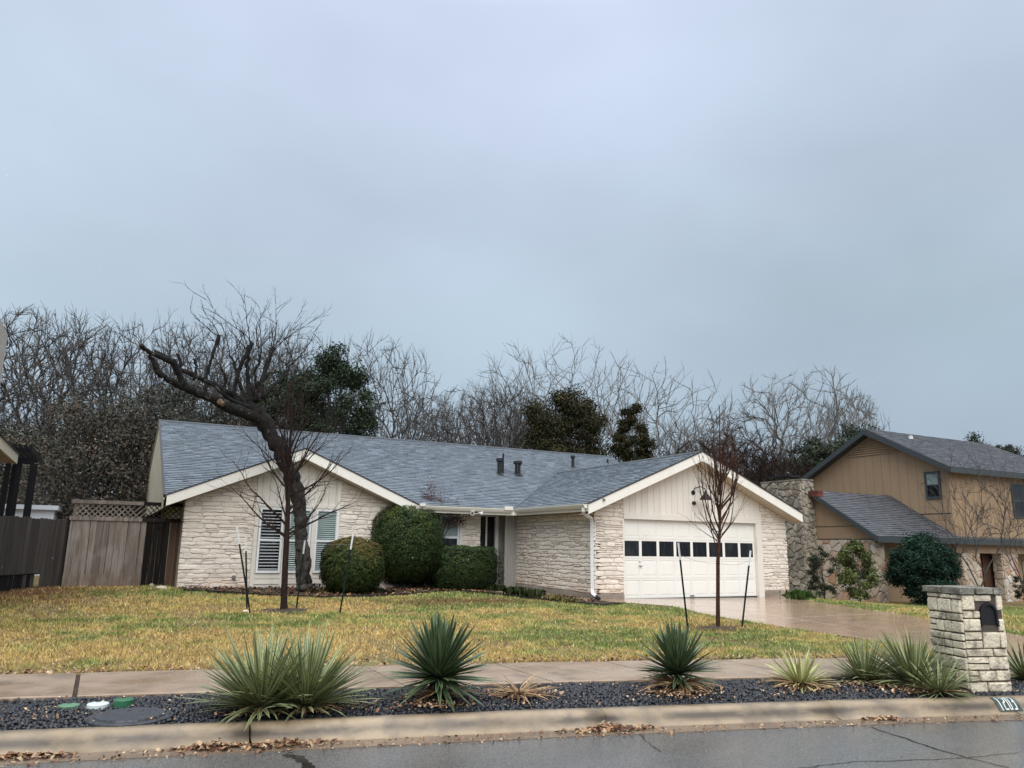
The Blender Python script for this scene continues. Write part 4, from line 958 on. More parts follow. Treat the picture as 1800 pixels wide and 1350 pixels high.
for y0, z0, y1, z1 in ((18.82, UE, PY, PZ), (26.4, UE, PY, PZ)):
    mb = MB(); mb.obox((NX-.47, y0, z0-.24), (0, y1-y0, z1-z0), (.04, 0, 0), (0, 0, .235)); mb.build('fascia_board', M['charcoal'], nh)
    slab(nh, 'soffit', [(NX-.43, y0, z0-.2), (NX, y0, z0-.2), (NX, y1, z1-.2), (NX-.43, y1, z1-.2)], .012, M['charcoal'])
mb = MB(); mb.box(NX-.45, NX+10, 18.8, 18.84, UE-.24, UE-.0); mb.build('fascia_board', M['charcoal'], nh)
# gable louvre
for k in range(7):
    w_ = 1.35-k*.17; z = PZ-1.12+k*.1; mb = MB(); mb.obox((NX-.05, PY-w_, z), (0, 2*w_, 0), (.03, 0, .05), (.01, 0, -.012)); mb.build('louvre_slat', M['tan'], nh)
# upper window
q = [on_x(*p_, NX-.03) for p_ in ((1624, 830), (1656, 876))]
mb = MB(); y0, y1, z0, z1 = q[1].y, q[0].y, q[1].z, q[0].z; f_ = .09
mb.box(NX-.06, NX-.0, y0, y0+f_, z0, z1); mb.box(NX-.06, NX-.0, y1-f_, y1, z0, z1); mb.box(NX-.06, NX, y0+f_, y1-f_, z0, z0+f_); mb.box(NX-.06, NX, y0+f_, y1-f_, z1-f_, z1); mb.box(NX-.05, NX, y0+f_, y1-f_, (z0+z1)/2-.02, (z0+z1)/2+.02)
uw = mb.build('window', M['charcoal'], nh)
mb = MB(); mb.box(NX-.03, NX-.02, y0+f_, y1-f_, z0+f_, (z0+z1)/2-.02); mb.build('pane', M['glass'], uw)
mb = MB(); mb.box(NX-.03, NX-.02, y0+f_, y1-f_, (z0+z1)/2+.02, z1-f_); mb.build('pane', M['paleglass'], uw)
window(on_y(1776, 860, 19.2).x, on_y(1776, 860, 19.2).x+1.6, 3.0, 4.45, 19.19, slats=False, parent=nh, frame='charcoal', gm=[M['glass'], M['glass']])
# roof vent
d = ray(1601, 772); t = (UE+ku*(cC.y-18.85)-cC.z)/(d.z-ku*d.y); p = cC+d*t; mb = MB(); mb.tube([p, p+Vector((0, 0, .12))], .10, 8); mb.tube([p+Vector((0, 0, .12)), p+Vector((0, 0, .22))], [.04, .14], 8); mb.build('roof_vent', M['posttip'], ur)
# chimney of weathered rubble
CY0, CY1, CX0, CX1, CZ1 = 22.0, 24.1, 24.75, 25.39, 4.28
mb = MB(); mb.box(CX0, CX1, CY0, CY1, -.8, CZ1); chim = mb.build('chimney', M['chimmortar'], nh)
rubble(chim, left(CX0), [(-CY1, -.5), (-CY0, -.5), (-CY0, CZ1-.02), (-CY1, CZ1-.02)], 51, .34, M['chimstone'], d=.07)
rubble(chim, front(CY0), [(CX0, -.5), (CX1, -.5), (CX1, CZ1-.02), (CX0, CZ1-.02)], 52, .32, M['chimstone'], d=.07, stuff=True)
mb = MB(); mb.box(CX0-.05, CX1+.02, CY0-.05, CY1+.05, CZ1-.0, CZ1+.06); mb.build('chimney_top', M['chimstone'], chim)
mb = MB(); mb.box(CX0+.0, CX1-.0, CY0+.6, CY1-.3, CZ1+.20, CZ1+.27); [mb.tube([(x_, y_, CZ1+.05), (x_, y_, CZ1+.18)], .02, 4) for x_ in (CX0+.14, CX1-.14) for y_ in (CY0+.95, CY1-.55)]; mb.build('chimney_cap', M['black'], chim)
for z in range(2):
    for k in range(3):
        mb = MB(); mb.box(NW-.36+.0, NW-.06, CY0-.55+k*.17, CY0-.4+k*.17, 3.62+z*.12, 3.73+z*.12); mb.build('brick', M['brick'], chim)

# ================================================================== LEFT NEIGHBOUR (corner only), pergola, shed
lh = thing('left_house', (-3, 16, .3), 'pale stone house corner with brown eave at the left edge of the photo', 'house')
q = on_y(6, 640, 24); zt_ = on_y(4, 588, 24).z; mb = MB(); mb.box(-9, q.x, 12, 24, .2, zt_); mb.build('wall', M['nwall'], lh)
q2 = on_y(15, 600, 24.3); slab(lh, 'upper_roof', [(q2.x, 11.6, q2.z), (q2.x, 24.3, q2.z), (q2.x-5, 24.3, q2.z+2.6), (q2.x-5, 11.6, q2.z+2.6)], .14, M['shingle2'])
a = on_y(30, 815, 21.5)
mb = MB(); mb.box(a.x-.04, a.x, 11, 21.5, a.z, a.z+.22); mb.build('fascia_board', M['cream'], lh)
mb = MB(); mb.box(a.x-1.2, a.x-.045, 11, 21.45, a.z+.0, a.z+.02); mb.build('soffit', M['tan'], lh)
slab(lh, 'lower_roof', [(a.x+.03, 11, a.z+.235), (a.x+.03, 21.52, a.z+.235), (a.x-1.3, 21.52, a.z+.7), (a.x-1.3, 11, a.z+.7)], .02, M['shingle2'])
pg = thing('pergola', (-3, 20, .3), 'black timber pergola with slim posts behind the old board fence', 'pergola')
for px_, Y_ in ((2, 24.0), (22, 24.0), (46, 24.0), (14, 27), (50, 27)):
    q = on_y(px_, 900, Y_); mb = MB(); mb.box(q.x-.06, q.x+.06, Y_-.06, Y_+.06, .2, on_y(px_, 815, Y_).z); mb.build('post', M['pergola'], pg)
for Y_ in (24.0, 27.0):
    q0 = on_y(-30, 800, Y_); q1 = on_y(60, 806, Y_); mb = MB(); mb.box(q0.x, q1.x, Y_-.04, Y_+.04, q1.z-.16, q1.z); mb.build('beam', M['pergola'], pg)
for k in range(9):
    q = on_y(-25+k*10, 790, 24.0); q1 = on_y(60, 795, 24.0); mb = MB(); mb.box(q.x, q.x+.05, 23.5, 27.5, q1.z, q1.z+.14); mb.build('rafter', M['pergola'], pg)
q0 = on_y(-10, 890, 29); q1 = on_y(97, 890, 29)
sh = thing('white_shed', (q0.x, 29, .3), 'low white building showing above the old fence', 'shed')
mb = MB(); mb.box(q0.x-2, q1.x, 29, 32, .2, q1.z-.12); mb.build('wall', M['shed'], sh); mb = MB(); mb.box(q0.x-2.1, q1.x+.1, 28.9, 32.1, q1.z-.12, q1.z+.02); mb.build('roof', M['shed'], sh)

# ================================================================== FENCES
def board(parent, x0, x1, Y, z0, z1, mat, t=.02, dog=False, name='plank', lean=0.):
    mb = MB(); c = (x1-x0)*.22
    P = [(x0, z0), (x1, z0), (x1+lean, z1-(c if dog else 0))]+([(x1-c+lean, z1), (x0+c+lean, z1)] if dog else [])+[(x0+lean, z1-(c if dog else 0))]
    mb.prism(P, front(Y), 0, t); return mb.build(name, mat, parent)
FY = 22.3
ff = thing('wooden_fence', (0, FY, .3), 'weathered grey board fence with lattice top, rotted black beside the house', 'fence')
xa = on_y(112, 1000, FY).x; xm = on_y(240, 1000, FY).x; xb = WX0-.012
zt = on_y(130, 880, FY).z; zl = on_y(130, 911, FY).z; gz0 = .30
x = xa; k = 0
while x < xb-.02:
    w = rnd.uniform(.13, .165); x2 = min(x+w, xb); f = (x-xm)
    mat = M['fencewood'] if x < xm else (M['brownwood'] if x > xb-.36 else M['blackwood'])
    board(ff, x+.004, x2-.004, FY+rnd.uniform(-.006, .006), gz0-.02+rnd.uniform(-.03, .04), zl-.02, mat, lean=rnd.uniform(-.01, .01)); x = x2
lt = thing('x', (0, 0, 0), None, None); bpy.data.objects.remove(lt)
def lstrip(xc, s, Y, mat):
    h = zt-zl-.10; P = clip_poly([(xc, zl+.05), (xc+.035, zl+.05), (xc+.035+s*h, zt-.05), (xc+s*h, zt-.05)], [(xa+.06, zl), (xb-.01, zl), (xb-.01, zt), (xa+.06, zt)])
    if len(P) > 2: mb = MB(); mb.prism(P, front(Y), 0, .007); mb.build('lattice_strip', mat, ff)
x = xa-.5
while x < xb+.5:
    for s, Y in ((1, FY+.0), (-1, FY+.009)): lstrip(x, s, Y, M['fencewood'] if x < xm else M['blackwood'])
    x += .135
for (za, zb) in ((zl-.04, zl+.055), (zt-.06, zt+.03)):
    for x0, x1, mt in ((xa-.02, xm, 'fencewood'), (xm, xb, 'blackwood')):
        mb = MB(); mb.box(x0, x1, FY-.05, FY-.021, za, zb); mb.box(x0, x1, FY+.02, FY+.05, za, zb); mb.build('rail', M[mt], ff)
for px_, top in ((126, zt+.05), (318, zt)):
    q = on_y(px_, 950, FY).x; mb = MB(); mb.box(q-.05, q+.05, FY+.021, FY+.12, .1, top); mb.build('post', M['fencewood' if px_ < 200 else 'brownwood'], ff)
q = on_y(141, 870, FY+.4); bird = MB(); bird.box(q.x-.09, q.x+.07, FY+.13, FY+.3, zt+.02, zt+.17); tag(bird.build('post_cap', M['blackwood'], ff))
# side fence running back toward the pergola
of = thing('board_fence', (-2, 21, .3), 'dark old dog-eared picket fence left of the lattice fence', 'fence')
A = on_y(-60, 1028, 19.5); B = Vector((xa-.02, FY+.1, 0)); A = Vector((A.x, 19.6, 0)); L = (B-A).length; t = (B-A).normalized(); nn = Vector((t.y, -t.x, 0)); n = int(L/.145)
for k in range(n):
    o_ = A+t*(L*k/n); w = L/n-.006; z0 = .28+(.42 if k < n*.72 else .0); z1 = 1.98+rnd.uniform(-.02, .02)+.0; c = .03
    P = [(0, z0), (w, z0), (w, z1-c), (w-c, z1), (c, z1), (0, z1-c)]; mb = MB(); mb.prism(P, lambda u, v, d, o_=o_: tuple(o_+t*u+nn*d+Vector((0, 0, v))), 0, .02); mb.build('plank', M['oldwood'], of)
for k in range(int(n*.72)):
    o_ = A+t*(L*k/n); w = L/n-.012-rnd.uniform(0, .02); mb = MB(); mb.prism([(0, .2), (w, .2), (w, .69), (0, .69)], lambda u, v, d, o_=o_: tuple(o_+t*u+nn*d+Vector((0, 0, v))), -.03, -.012)
    mb.build('plank', M['pergola'] if rnd.random() < .75 else M['oldwood'], of)
for z in (.68, 1.6):
    mb = MB(); mb.obox(A+Vector((0, 0, z)), t*L, nn*-.04, (0, 0, .09)); mb.build('rail', M['pergola'], of)
for k, px_ in enumerate((60, 86)):
    pass
rk = on_ground(284, 1036); mb = MB()
def rock(center, sx, sy, sz, mat, name, label, cat='stone', group=None, seed=0):
    import bmesh
    bm = bmesh.new(); bmesh.ops.create_icosphere(bm, subdivisions=2, radius=1)
    for v in bm.verts:
        f = 1+.3*mnoise.noise(v.co*1.3+Vector((seed, 0, 0))); v.co = Vector((v.co.x*sx*f, v.co.y*sy*f, v.co.z*sz*f))
    me = bpy.data.meshes.new(name); bm.to_mesh(me); bm.free(); me.materials.append(mat); o = link(name, me); o.location = center; return tag(o, label, cat, group)
rock(rk+Vector((0, 0, .03)), .16, .1, .06, M['rubble'], 'flat_rock', 'flat pinkish rock at the foot of the rotted black fence')
rock(on_ground(267, 1034)+Vector((0, .2, .05)), .07, .07, .06, M['sidewalk'], 'small_rock', 'small tan rock against the rotted fence boards')
rock(on_ground(432, 1077)+Vector((0, 0, .02)), .07, .05, .035, M['stone'], 'white_rock', 'small white stone beside the left pair of tree stakes')

# ================================================================== MAILBOX PILLAR
mbx = on_z(1768, 1211, .0); mbc = on_z(1706, 1216, .0)
pill = thing('mailbox_pillar', (mbc.x, mbc.y, 0), 'square white limestone mailbox pillar with stone cap beside the kerb', 'mailbox')
tdir = Vector((1, -.30, 0)).normalized(); ndir = Vector((-tdir.y, tdir.x, 0))    # along street / away from it
C0 = Vector((mbc.x, mbc.y, 0)); W1 = .515; W2 = .52; H1 = 1.04
hh = on_z(1700, 1040, 0)
def pf(u, v, d):   # front face
    return tuple(C0+tdir*(u+.0)-ndir*(d)+Vector((0, 0, v)))
def plf(u, v, d):  # left face, u runs from the back to the front
    return tuple(C0+ndir*(W2-u)-tdir*d+Vector((0, 0, v)))
mb = MB(); mb.obox(C0+Vector((0, 0, -.15)), tdir*W1, ndir*W2, (0, 0, H1+.15)); core = mb.build('core', M['mailmortar'], pill)
MXU, MZ0, MZW, MZT = .225+.10, .70, .20, .93
def quadstones(fn, W, seed, hole=None):
    r_ = random.Random(seed); v = -.06; row = 0; cuts = [.16, .13, .15, .09, .17, .14, .08, .15, .13, .11, .14]
    while v < H1-.02:
        h = min(cuts[row % len(cuts)]*r_.uniform(.9, 1.1), H1-v)
        if H1-v-h < .05: h = H1-v
        u = 0.
        while u < W-.01:
            w = r_.choice((.12, .16, .22, .27, .34)); w = min(w, W-u)
            if W-u-w < .07: w = W-u
            cells = [(u, v, w, h)]
            if h > .12 and r_.random() < .22: cells = [(u, v, w, h*.5), (u, v+h*.5, w, h*.5)]
            for (a, b, c, d_) in cells:
                g_ = .006; x0, x1, y0, y1 = a+g_*(a > 0), a+c-g_*(a+c < W), b+g_, b+d_-g_; ch_ = .008
                if hole and x1 > hole[0] and x0 < hole[1] and y1 > hole[2] and y0 < hole[3]:
                    # trim the stone against the opening
                    if x0 < hole[0]-.05: x1 = hole[0]-.006
                    elif x1 > hole[1]+.05: x0 = hole[1]+.006
                    elif y0 < hole[2]-.04: y1 = hole[2]-.006
                    elif y1 > hole[3]+.04: y0 = hole[3]+.006
                    else: continue
                j = lambda: r_.uniform(-.006, .006)
                P = [(x0+ch_+j(), y0+j()*.5), (x1-ch_+j(), y0+j()*.5), (x1, y0+ch_), (x1+j()*.6, y1-ch_), (x1-ch_+j(), y1+j()*.5), (x0+ch_+j(), y1+j()*.5), (x0, y1-ch_), (x0+j()*.6, y0+ch_)]
                link('stone', stone_mesh(P, fn, .028, r_.randint(0, 99999), M['mailstone'], rough=.006), core)
            u += w
        v += h; row += 1
quadstones(pf, W1, 5, (MXU-.115, MXU+.115, MZ0-.02, MZT+.03)); quadstones(plf, W2, 9)
right = lambda u, v, d: tuple(C0+tdir*(W1+d)+ndir*u+Vector((0, 0, v)))
quadstones(right, W2, 15)
for k, (u0, u1) in enumerate(((-.035, .17), (.18, .40), (.41, W1+.035))):
    for (n0, n1) in ((-.035, W2*.5-.005), (W2*.5+.005, W2+.035)):
        P = [(u0, n0), (u1-.008, n0), (u1-.008, n1), (u0, n1)]; P = [(a+rnd.uniform(-.008, .008), b+rnd.uniform(-.008, .008)) for a, b in P]
        fn = lambda u, v, d: tuple(C0+tdir*u+ndir*v+Vector((0, 0, H1+d))); mb = MB(); mb.prism(P, fn, .003+rnd.uniform(0, .006), .07+rnd.uniform(-.006, .006)); mb.build('cap_stone', M['cap'], pill)
# the arched mailbox: dark frame ring and recessed door
def arch(r, zb, zt_, n=10):
    P = [(MXU+r, zb)]; zc = zt_-r
    for k in range(n+1): a_ = math.pi*k/n; P.append((MXU+r*math.cos(a_), zc+r*math.sin(a_)))
    P.append((MXU-r, zb)); return P
o_, i_ = arch(.112, MZ0-.01, MZT+.02), arch(.088, MZ0+.012, MZT-.005); n = len(o_)
V = [pf(u, v, .03) for u, v in o_]+[pf(u, v, .03) for u, v in i_]+[pf(u, v, -.0) for u, v in i_]+[pf(u, v, -.0) for u, v in o_]
F = [(k, k+1, k+1+n, k+n) for k in range(n-1)]+[(k+n, k+1+n, k+1+2*n, k+2*n) for k in range(n-1)]+[(k+3*n, k+1+3*n, k+1, k) for k in range(n-1)]
mail = obj('mailbox', V, F, M['black'], pill)
mb = MB(); mb.prism(i_[::1], pf, .001, .008); mb.build('mailbox_door', M['black'], mail)

# ================================================================== UTILITY LIDS
def lid(px, py, r, z, h, mat, name, label, cat, ring=None):
    p = on_z(px, py, z+h*.5); mb = MB(); N_ = 28
    root = thing(name, (p.x, p.y, z), label, cat, world_coords=True)
    prof = [(r, -.05), (r, h-.006), (r-.006, h), (r*.55, h+.004)]
    V = []; F = []
    for k in range(N_):
        a_ = 2*math.pi*k/N_
        for rr, zz in prof: V.append((p.x+rr*math.cos(a_), p.y+rr*math.sin(a_), z+zz))
    m = len(prof)
    for k in range(N_):
        for j in range(m-1): F.append((k*m+j, (k+1) % N_*m+j, (k+1) % N_*m+j+1, k*m+j+1))
    F.append(tuple(k*m+m-1 for k in range(N_))); mb.add(V, F)
    if ring:
        o = mb.build('rim', ring, root)
        mb = MB(); V = []
        for k in range(N_): a_ = 2*math.pi*k/N_; V += [(p.x+.82*r*math.cos(a_), p.y+.82*r*math.sin(a_), z+h+.002), (p.x+.8*r*math.cos(a_), p.y+.8*r*math.sin(a_), z+h+.016)]
        mb.add(V, [(2*k, (2*k+2) % (2*N_), (2*k+3) % (2*N_), 2*k+1) for k in range(N_)]+[tuple(2*k+1 for k in range(N_))]); mb.build('cover', mat, root)
    else: mb.build('cover', mat, root)
    mb = MB(); mb.box(p.x-.018, p.x+.018, p.y+r*.35, p.y+r*.35+.014, z+h+.0, z+h+.009 if not ring else z+h+.02); mb.build('finger_hole', M['drip'], root)
lid(121, 1242, .088, .0, .035, M['palelid'], 'valve_cover', 'faded pale green round plastic cover in black gravel, leftmost of the small lids', 'lid')
lid(172, 1241, .092, .0, .05, M['whitelid'], 'valve_cover', 'round white plastic cover in gravel between the two green lids', 'lid')
lid(217, 1236, .088, .0, .075, M['greenlid'], 'valve_cover', 'bright green raised round cover beside the sidewalk edge', 'lid')
lid(228, 1262, .345, -.02, .035, M['iron'], 'meter_cover', 'large round dark meter cover set in black gravel behind the kerb', 'manhole cover', ring=M['iron'])

# ================================================================== LEAF LITTER
def litter(name, pts, label, cat='leaves', size=(.02, .045), seed=1, cols=None, kind='stuff'):
    rs = np.random.RandomState(seed); N = len(pts); P = np.array(pts); s = rs.uniform(*size, N); th = rs.uniform(0, 6.28, N)
    loc = np.array([(-1, -.45, 0), (0, -.6, .25), (1, 0, 0), (0, .6, .25), (-1, .45, 0)]); loc = np.repeat(loc[None], N, 0)*s[:, None, None]
    loc[:, :, 2] *= rs.uniform(.3, 2.2, (N, 1)); tl = rs.normal(0, .35, (N, 2))
    loc[:, :, 2] += loc[:, :, 0]*tl[:, :1]+loc[:, :, 1]*tl[:, 1:]; ct, st = np.cos(th)[:, None], np.sin(th)[:, None]
    V = np.stack([loc[:, :, 0]*ct-loc[:, :, 1]*st+P[:, :1], loc[:, :, 0]*st+loc[:, :, 1]*ct+P[:, 1:2], loc[:, :, 2]+P[:, 2:3]+.004], 2)
    F = np.arange(N*5).reshape(N, 5); cols = np.array(cols or [(.36, .20, .10), (.22, .10, .05), (.45, .30, .17), (.14, .07, .045), (.5, .37, .24)])
    C = cols[rs.randint(0, len(cols), N)]*rs.uniform(.6, 1.15, (N, 1)); C = np.repeat(C, 5, 0)
    o = link(name, npmesh(name, V.reshape(-1, 3), F, M['leaflitter'], C)); return tag(o, label, cat, kind=kind)
def pile(px0, px1, py, n, seed, label, spread=.05, h=.035):
    rs = random.Random(seed); pts = []
    for _ in range(n):
        t_ = rs.gauss(.5, .3); a = on_z(px0+(px1-px0)*t_, py+(-8*(t_) if px1-px0 > 60 else 0), -.135); x = a.x; c = CURB_EDGE-.13-abs(rs.gauss(0, spread))
        pts.append((x, c+street(x), -.135+abs(rs.gauss(0, h*.5))*max(.2, 1-abs(t_-.5)*2)))
    litter('leaf_pile', pts, label, 'leaves', size=(.014, .032), seed=seed)
pile(-20, 118, 1330, 200, 3, 'brown wet leaves heaped in the gutter at the far left', .05, .02)
pile(310, 428, 1308, 230, 4, 'pile of tan leaves in the gutter left of the first kerb joint', .05, .04)
pile(440, 560, 1308, 220, 5, 'pile of tan leaves in the gutter below the large double yucca', .06, .035)
pile(996, 1092, 1277, 260, 6, 'mound of brown leaves against the kerb right of centre', .055, .05)
pile(1488, 1540, 1255, 110, 7, 'small scatter of leaves in the gutter left of the mailbox', .04, .02)
pile(1118, 1146, 1281, 40, 8, 'few leaves in the gutter right of the leaf mound', .03, .01)
rs = random.Random(4); pts = []
for _ in range(1400):
    x = rs.uniform(-4.5, 13); c = rs.uniform(CURB_BACK+.03, SW_FRONT); pts.append((x, c+street(x), .022))
litter('scattered_leaves', pts, 'dead leaf flecks scattered over the black gravel', size=(.006, .018), seed=9)
pts = [((x := rs.uniform(-3, 12)), (GUTTER+rs.uniform(-.1, .2))+street(x), -.138) for _ in range(1100)]
litter('scattered_leaves', pts, 'loose leaf bits lying along the gutter line', size=(.006, .02), seed=10)
pts = []
for _ in range(5000):
    x = rs.uniform(1.8, 11.4); y = rs.uniform(16.5, 21.4); pe = np.interp(x, [q.x for q in bedE], [q.y for q in bedE])
    if y > pe+.05 and not (y < 21.9 and x > 9.9 and y > 18.6): pts.append((x, y, ground(x, y)+.02+rs.random()*.02))
litter('bed_leaves', pts, 'red-brown dead leaves covering the bed under the front windows', size=(.02, .05), seed=11, cols=[(.15, .06, .035), (.22, .10, .05), (.08, .04, .03), (.32, .2, .1), (.06, .07, .03)])

# ================================================================== LAWN BLADES
def in_poly(x, y, P):
    c = np.zeros(len(x), bool); n = len(P)
    for i in range(n):
        x0, y0 = P[i]; x1, y1 = P[(i+1) % n]; k = ((y0 > y) != (y1 > y)) & (x < (x1-x0)*(y-y0)/(y1-y0+1e-12)+x0); c ^= k
    return c
tA = on_ground(500, 1074); tB = on_ground(1262, 1105)
def lawn(seed, nfar):
    rs = np.random.RandomState(seed); N = nfar
    x = rs.uniform(-7, 28, N); y = rs.uniform(5, 23, N)
    ysb = SW_BACK+streetn(x); ok = (y > ysb+.005)&(x/y < 1.9)&(x/y > -.33)
    ok &= ~in_poly(x, y, DRV) & ~in_poly(x, y, bed) & ~in_poly(x, y, FW)
    ok &= ~((x > WX0-.1)&(x < 11.8)&(y > 21.2)) & ~((x > 11.5)&(x < 19)&(y > 17.2)) & ~((x < 1.9)&(y > 22.25)) & ~((x > 19.2)&(y > 18.3)&(x < 30)&(x > 24.2)) & (y < 22.25)
    D = np.hypot(x, y); ok &= rs.rand(N) < np.clip((11/D)**1.3, .16, 1)
    edge = np.clip((y-ysb)/.14, .25, 1)*np.clip(.55+.45*fbm(x*4, y*4, 61), 0, 1.4)
    for c_, r0 in ((tA, .5), (tB, .42)):
        dd = np.hypot(x-c_.x, (y-c_.y)); ok &= (dd > r0*.9) | (rs.rand(N) < .12)
    bare = fbm(x*1.3, y*1.3, 33); ok &= ~((bare < .36)&(rs.rand(N) < .7))
    k = np.where(ok)[0]; return x[k], y[k], D[k], edge[k]
x, y, D, edge = lawn(5, 1500000)
N = len(x); rs = np.random.RandomState(8)
print('blades', N)
g1 = fbm(x*.42+3, y*.55+1, 21, 4); g2 = fbm(x*2.6, y*2.6, 22); g3 = fbm(x*9, y*9, 23, 2)
gr = (g1-.5)*4.6+(g2-.5)*3.0+.38
# greener towards the house and in the strip right of centre, as in the photograph
gr += .75*np.exp(-((y-(SW_BACK+streetn(x)+6.0))/2.6)**2)*np.clip((8-x)/5, 0, 1)
for cx, cy, sx, sy, a in ((7.2, 11.6, 1.6, .7, 1.0), (9.0, 13.6, 2.0, 1.0, .7), (5.0, 11.9, .8, .4, .8), (10.6, 10.4, 1.5, .5, .7), (4.2, 12.6, .8, .3, .5)):
    gr += a*np.exp(-((x-cx)/sx)**2-((y-cy)/sy)**2)
for cx, cy, sx, sy, a in ((1.0, 11.5, 2.2, 1.0, -.7), (5.6, 10.2, 1.6, .6, -.5), (8.2, 9.2, 1.5, .5, -.5)): gr += a*np.exp(-((x-cx)/sx)**2-((y-cy)/sy)**2)
gr += .75*np.clip((x-3.5)/5, 0, 1)-.14
br = np.zeros(N)
for cx, cy, sx, sy, a in ((-1.4, 20.5, 1.6, 2.6, .9), (7.9, 17.3, 2.2, .8, .8), (tB.x, tB.y, .7, .45, .8)): br += a*np.exp(-((x-cx)/sx)**2-((y-cy)/sy)**2)
br += np.clip(1-(y-SW_BACK-streetn(x))/.28, 0, 1)*.8*(g3 > .45)
gold = np.array((.72, .50, .17)); straw = np.array((.74, .60, .32)); olive = np.array((.46, .48, .12)); green = np.array((.17, .28, .05)); brown = np.array((.26, .13, .065))
f = np.clip(gr+rs.normal(0, .30, N), 0, 1)[:, None]; Cc = gold*(1-f)+olive*f
f2 = np.clip((gr-.75)*1.5+rs.normal(0, .15, N), 0, 1)[:, None]; Cc = Cc*(1-f2)+green*f2
ks = (rs.rand(N) < .22)[:, None]; Cc = np.where(ks, straw*.85+.15*Cc, Cc); kb = (rs.rand(N) < np.clip(br, 0, .85)+.05)[:, None]; Cc = np.where(kb, brown, Cc)
Cc *= rs.uniform(.55, 1.25, (N, 1))*(.55+.85*g3[:, None])
H = rs.uniform(.022, .055, N)*(.65+.8*g2)*(.8+.02*D)*np.clip(edge*1.3, .5, 1); wd = rs.uniform(.0028, .005, N)*np.clip(D/9, 1, 2.4)
th = rs.uniform(0, 6.283, N); lx = rs.normal(0, .6, N)*H; ly = rs.normal(0, .6, N)*H; z = groundn(x, y)
V = np.zeros((N, 3, 3)); V[:, 0] = np.stack([x-np.cos(th)*wd, y-np.sin(th)*wd, z-.003], 1); V[:, 1] = np.stack([x+np.cos(th)*wd, y+np.sin(th)*wd, z-.003], 1); V[:, 2] = np.stack([x+lx, y+ly, z+H], 1)
Cr = np.repeat(Cc, 3, 0); Cr = Cr.reshape(N, 3, 3); Cr[:, :2] *= .75
lw = link('lawn_grass', npmesh('lawn_grass', V.reshape(-1, 3), np.arange(N*3).reshape(N, 3), M['grass'], Cr.reshape(-1, 3))); tag(lw, 'dormant golden and olive lawn grass on the sloping front yard', 'grass', kind='stuff')
pts = []
for _ in range(2200):
    xx = rnd.uniform(-5, 11); cc = SW_BACK+abs(rnd.gauss(0, .25)) if rnd.random() < .65 else SW_BACK+rnd.uniform(0, 8); yy = cc+street(xx)
    if not in_poly(np.array([xx]), np.array([yy]), DRV)[0] and yy < 20: pts.append((xx, yy, ground(xx, yy)+.02))
litter('lawn_leaves', pts, 'dead leaves caught in the lawn edge along the sidewalk', size=(.012, .032), seed=12)

# ================================================================== YUCCAS
def leaf_mesh(L, w, droop, stiff, colc, cole, name='leaf', ns=5, fold=.25):
    mb = MB(); V = []; C = []
    us = (-1, -.66, 0, .66, 1)
    for i in range(ns+1):
        t_ = i/ns; ww = w*min(1, .55+2.2*t_)*(1-t_**3.2)+.0008; px_ = L*t_*(1-droop*.25*t_*t_); pz = -droop*L*(t_**2.2)
        for k, u in enumerate(us):
            V.append((px_, u*ww, pz+abs(u)*ww*fold*(1-t_*.5))); e_ = abs(u) > .5
            s_ = .75+.35*t_; C.append(tuple(c*s_ for c in (cole if e_ else colc)))
    F = [(i*5+k, (i+1)*5+k, (i+1)*5+k+1, i*5+k+1) for i in range(ns) for k in range(4)]
    mb.V = V; mb.F = F; mb.C = C; return mb
YL = {}
def leafset(key, mat, L, w, droops, cc, ce):
    YL[key] = [leaf_mesh(L, w, d, 1, cc, ce).mesh('leaf', mat) for d in droops]
leafset('soft', M['yucca'], 1., .025, (0, .03, .06, .10, .14, .2), (.045, .078, .048), (.33, .36, .16))
leafset('soft2', M['yucca'], 1., .026, (0, .04, .09, .16, .22), (.24, .28, .09), (.56, .55, .24))
leafset('agave', M['agave'], 1., .05, (0, .02, .04, .07), (.03, .06, .04), (.24, .30, .14))
leafset('dry', M['dry'], 1., .022, (.05, .15, .28), (1, 1, 1), (1, 1, 1))
def yucca(p, key, n, L, label, el=(10, 88), seed=1, dry=14, dryL=.4, stem=0., squash=1., group=None, power=1.25, dmat=None):
    r_ = random.Random(seed); root = thing('yucca_plant', tuple(p), label, 'yucca', group, world_coords=False)
    # woody base
    mb = MB(); mb.tube([(0, 0, -.03), (0, 0, stem*.5), (0, 0, stem+.05)], [.06, .05, .03], 8); mb.build('stem', M['core'], root)
    for i in range(n):
        f = (i+.5)/n; fe = (2/math.pi*math.asin(f)) if key != 'agave' else f**power; e_ = math.radians(el[0]+(el[1]-el[0])*fe+r_.uniform(-7, 7)); az = i*2.39996+r_.uniform(-.3, .3)
        m_ = YL[key]; k = min(len(m_)-1, int((1-f)*len(m_)*r_.uniform(.5, 1.15))); o = bpy.data.objects.new('leaf', m_[k]); COL.objects.link(o); o.parent = root
        s_ = L*r_.uniform(.72, 1.1)*(1 if f > .15 else .9); o.data = m_[-1] if r_.random() < .07 else o.data; o.location = (.03*math.cos(az), .03*math.sin(az), stem*(.75+.25*f)+.02)
        o.rotation_mode = 'XYZ'; o.rotation_euler = (r_.uniform(-.35, .35), -e_, az); o.scale = (s_, s_*r_.uniform(.85, 1.15), s_)
    for i in range(dry):
        az = r_.uniform(0, 6.28); o = bpy.data.objects.new('dead_leaf', r_.choice(YL['dry'])); COL.objects.link(o); o.parent = root; s_ = dryL*r_.uniform(.6, 1.2)
        o.rotation_mode = 'XYZ'; o.rotation_euler = (r_.uniform(-.6, .6), -math.radians(r_.uniform(2, 22)), az); o.location = (0, 0, .03+stem*.2); o.scale = (s_, s_, s_)
    return root
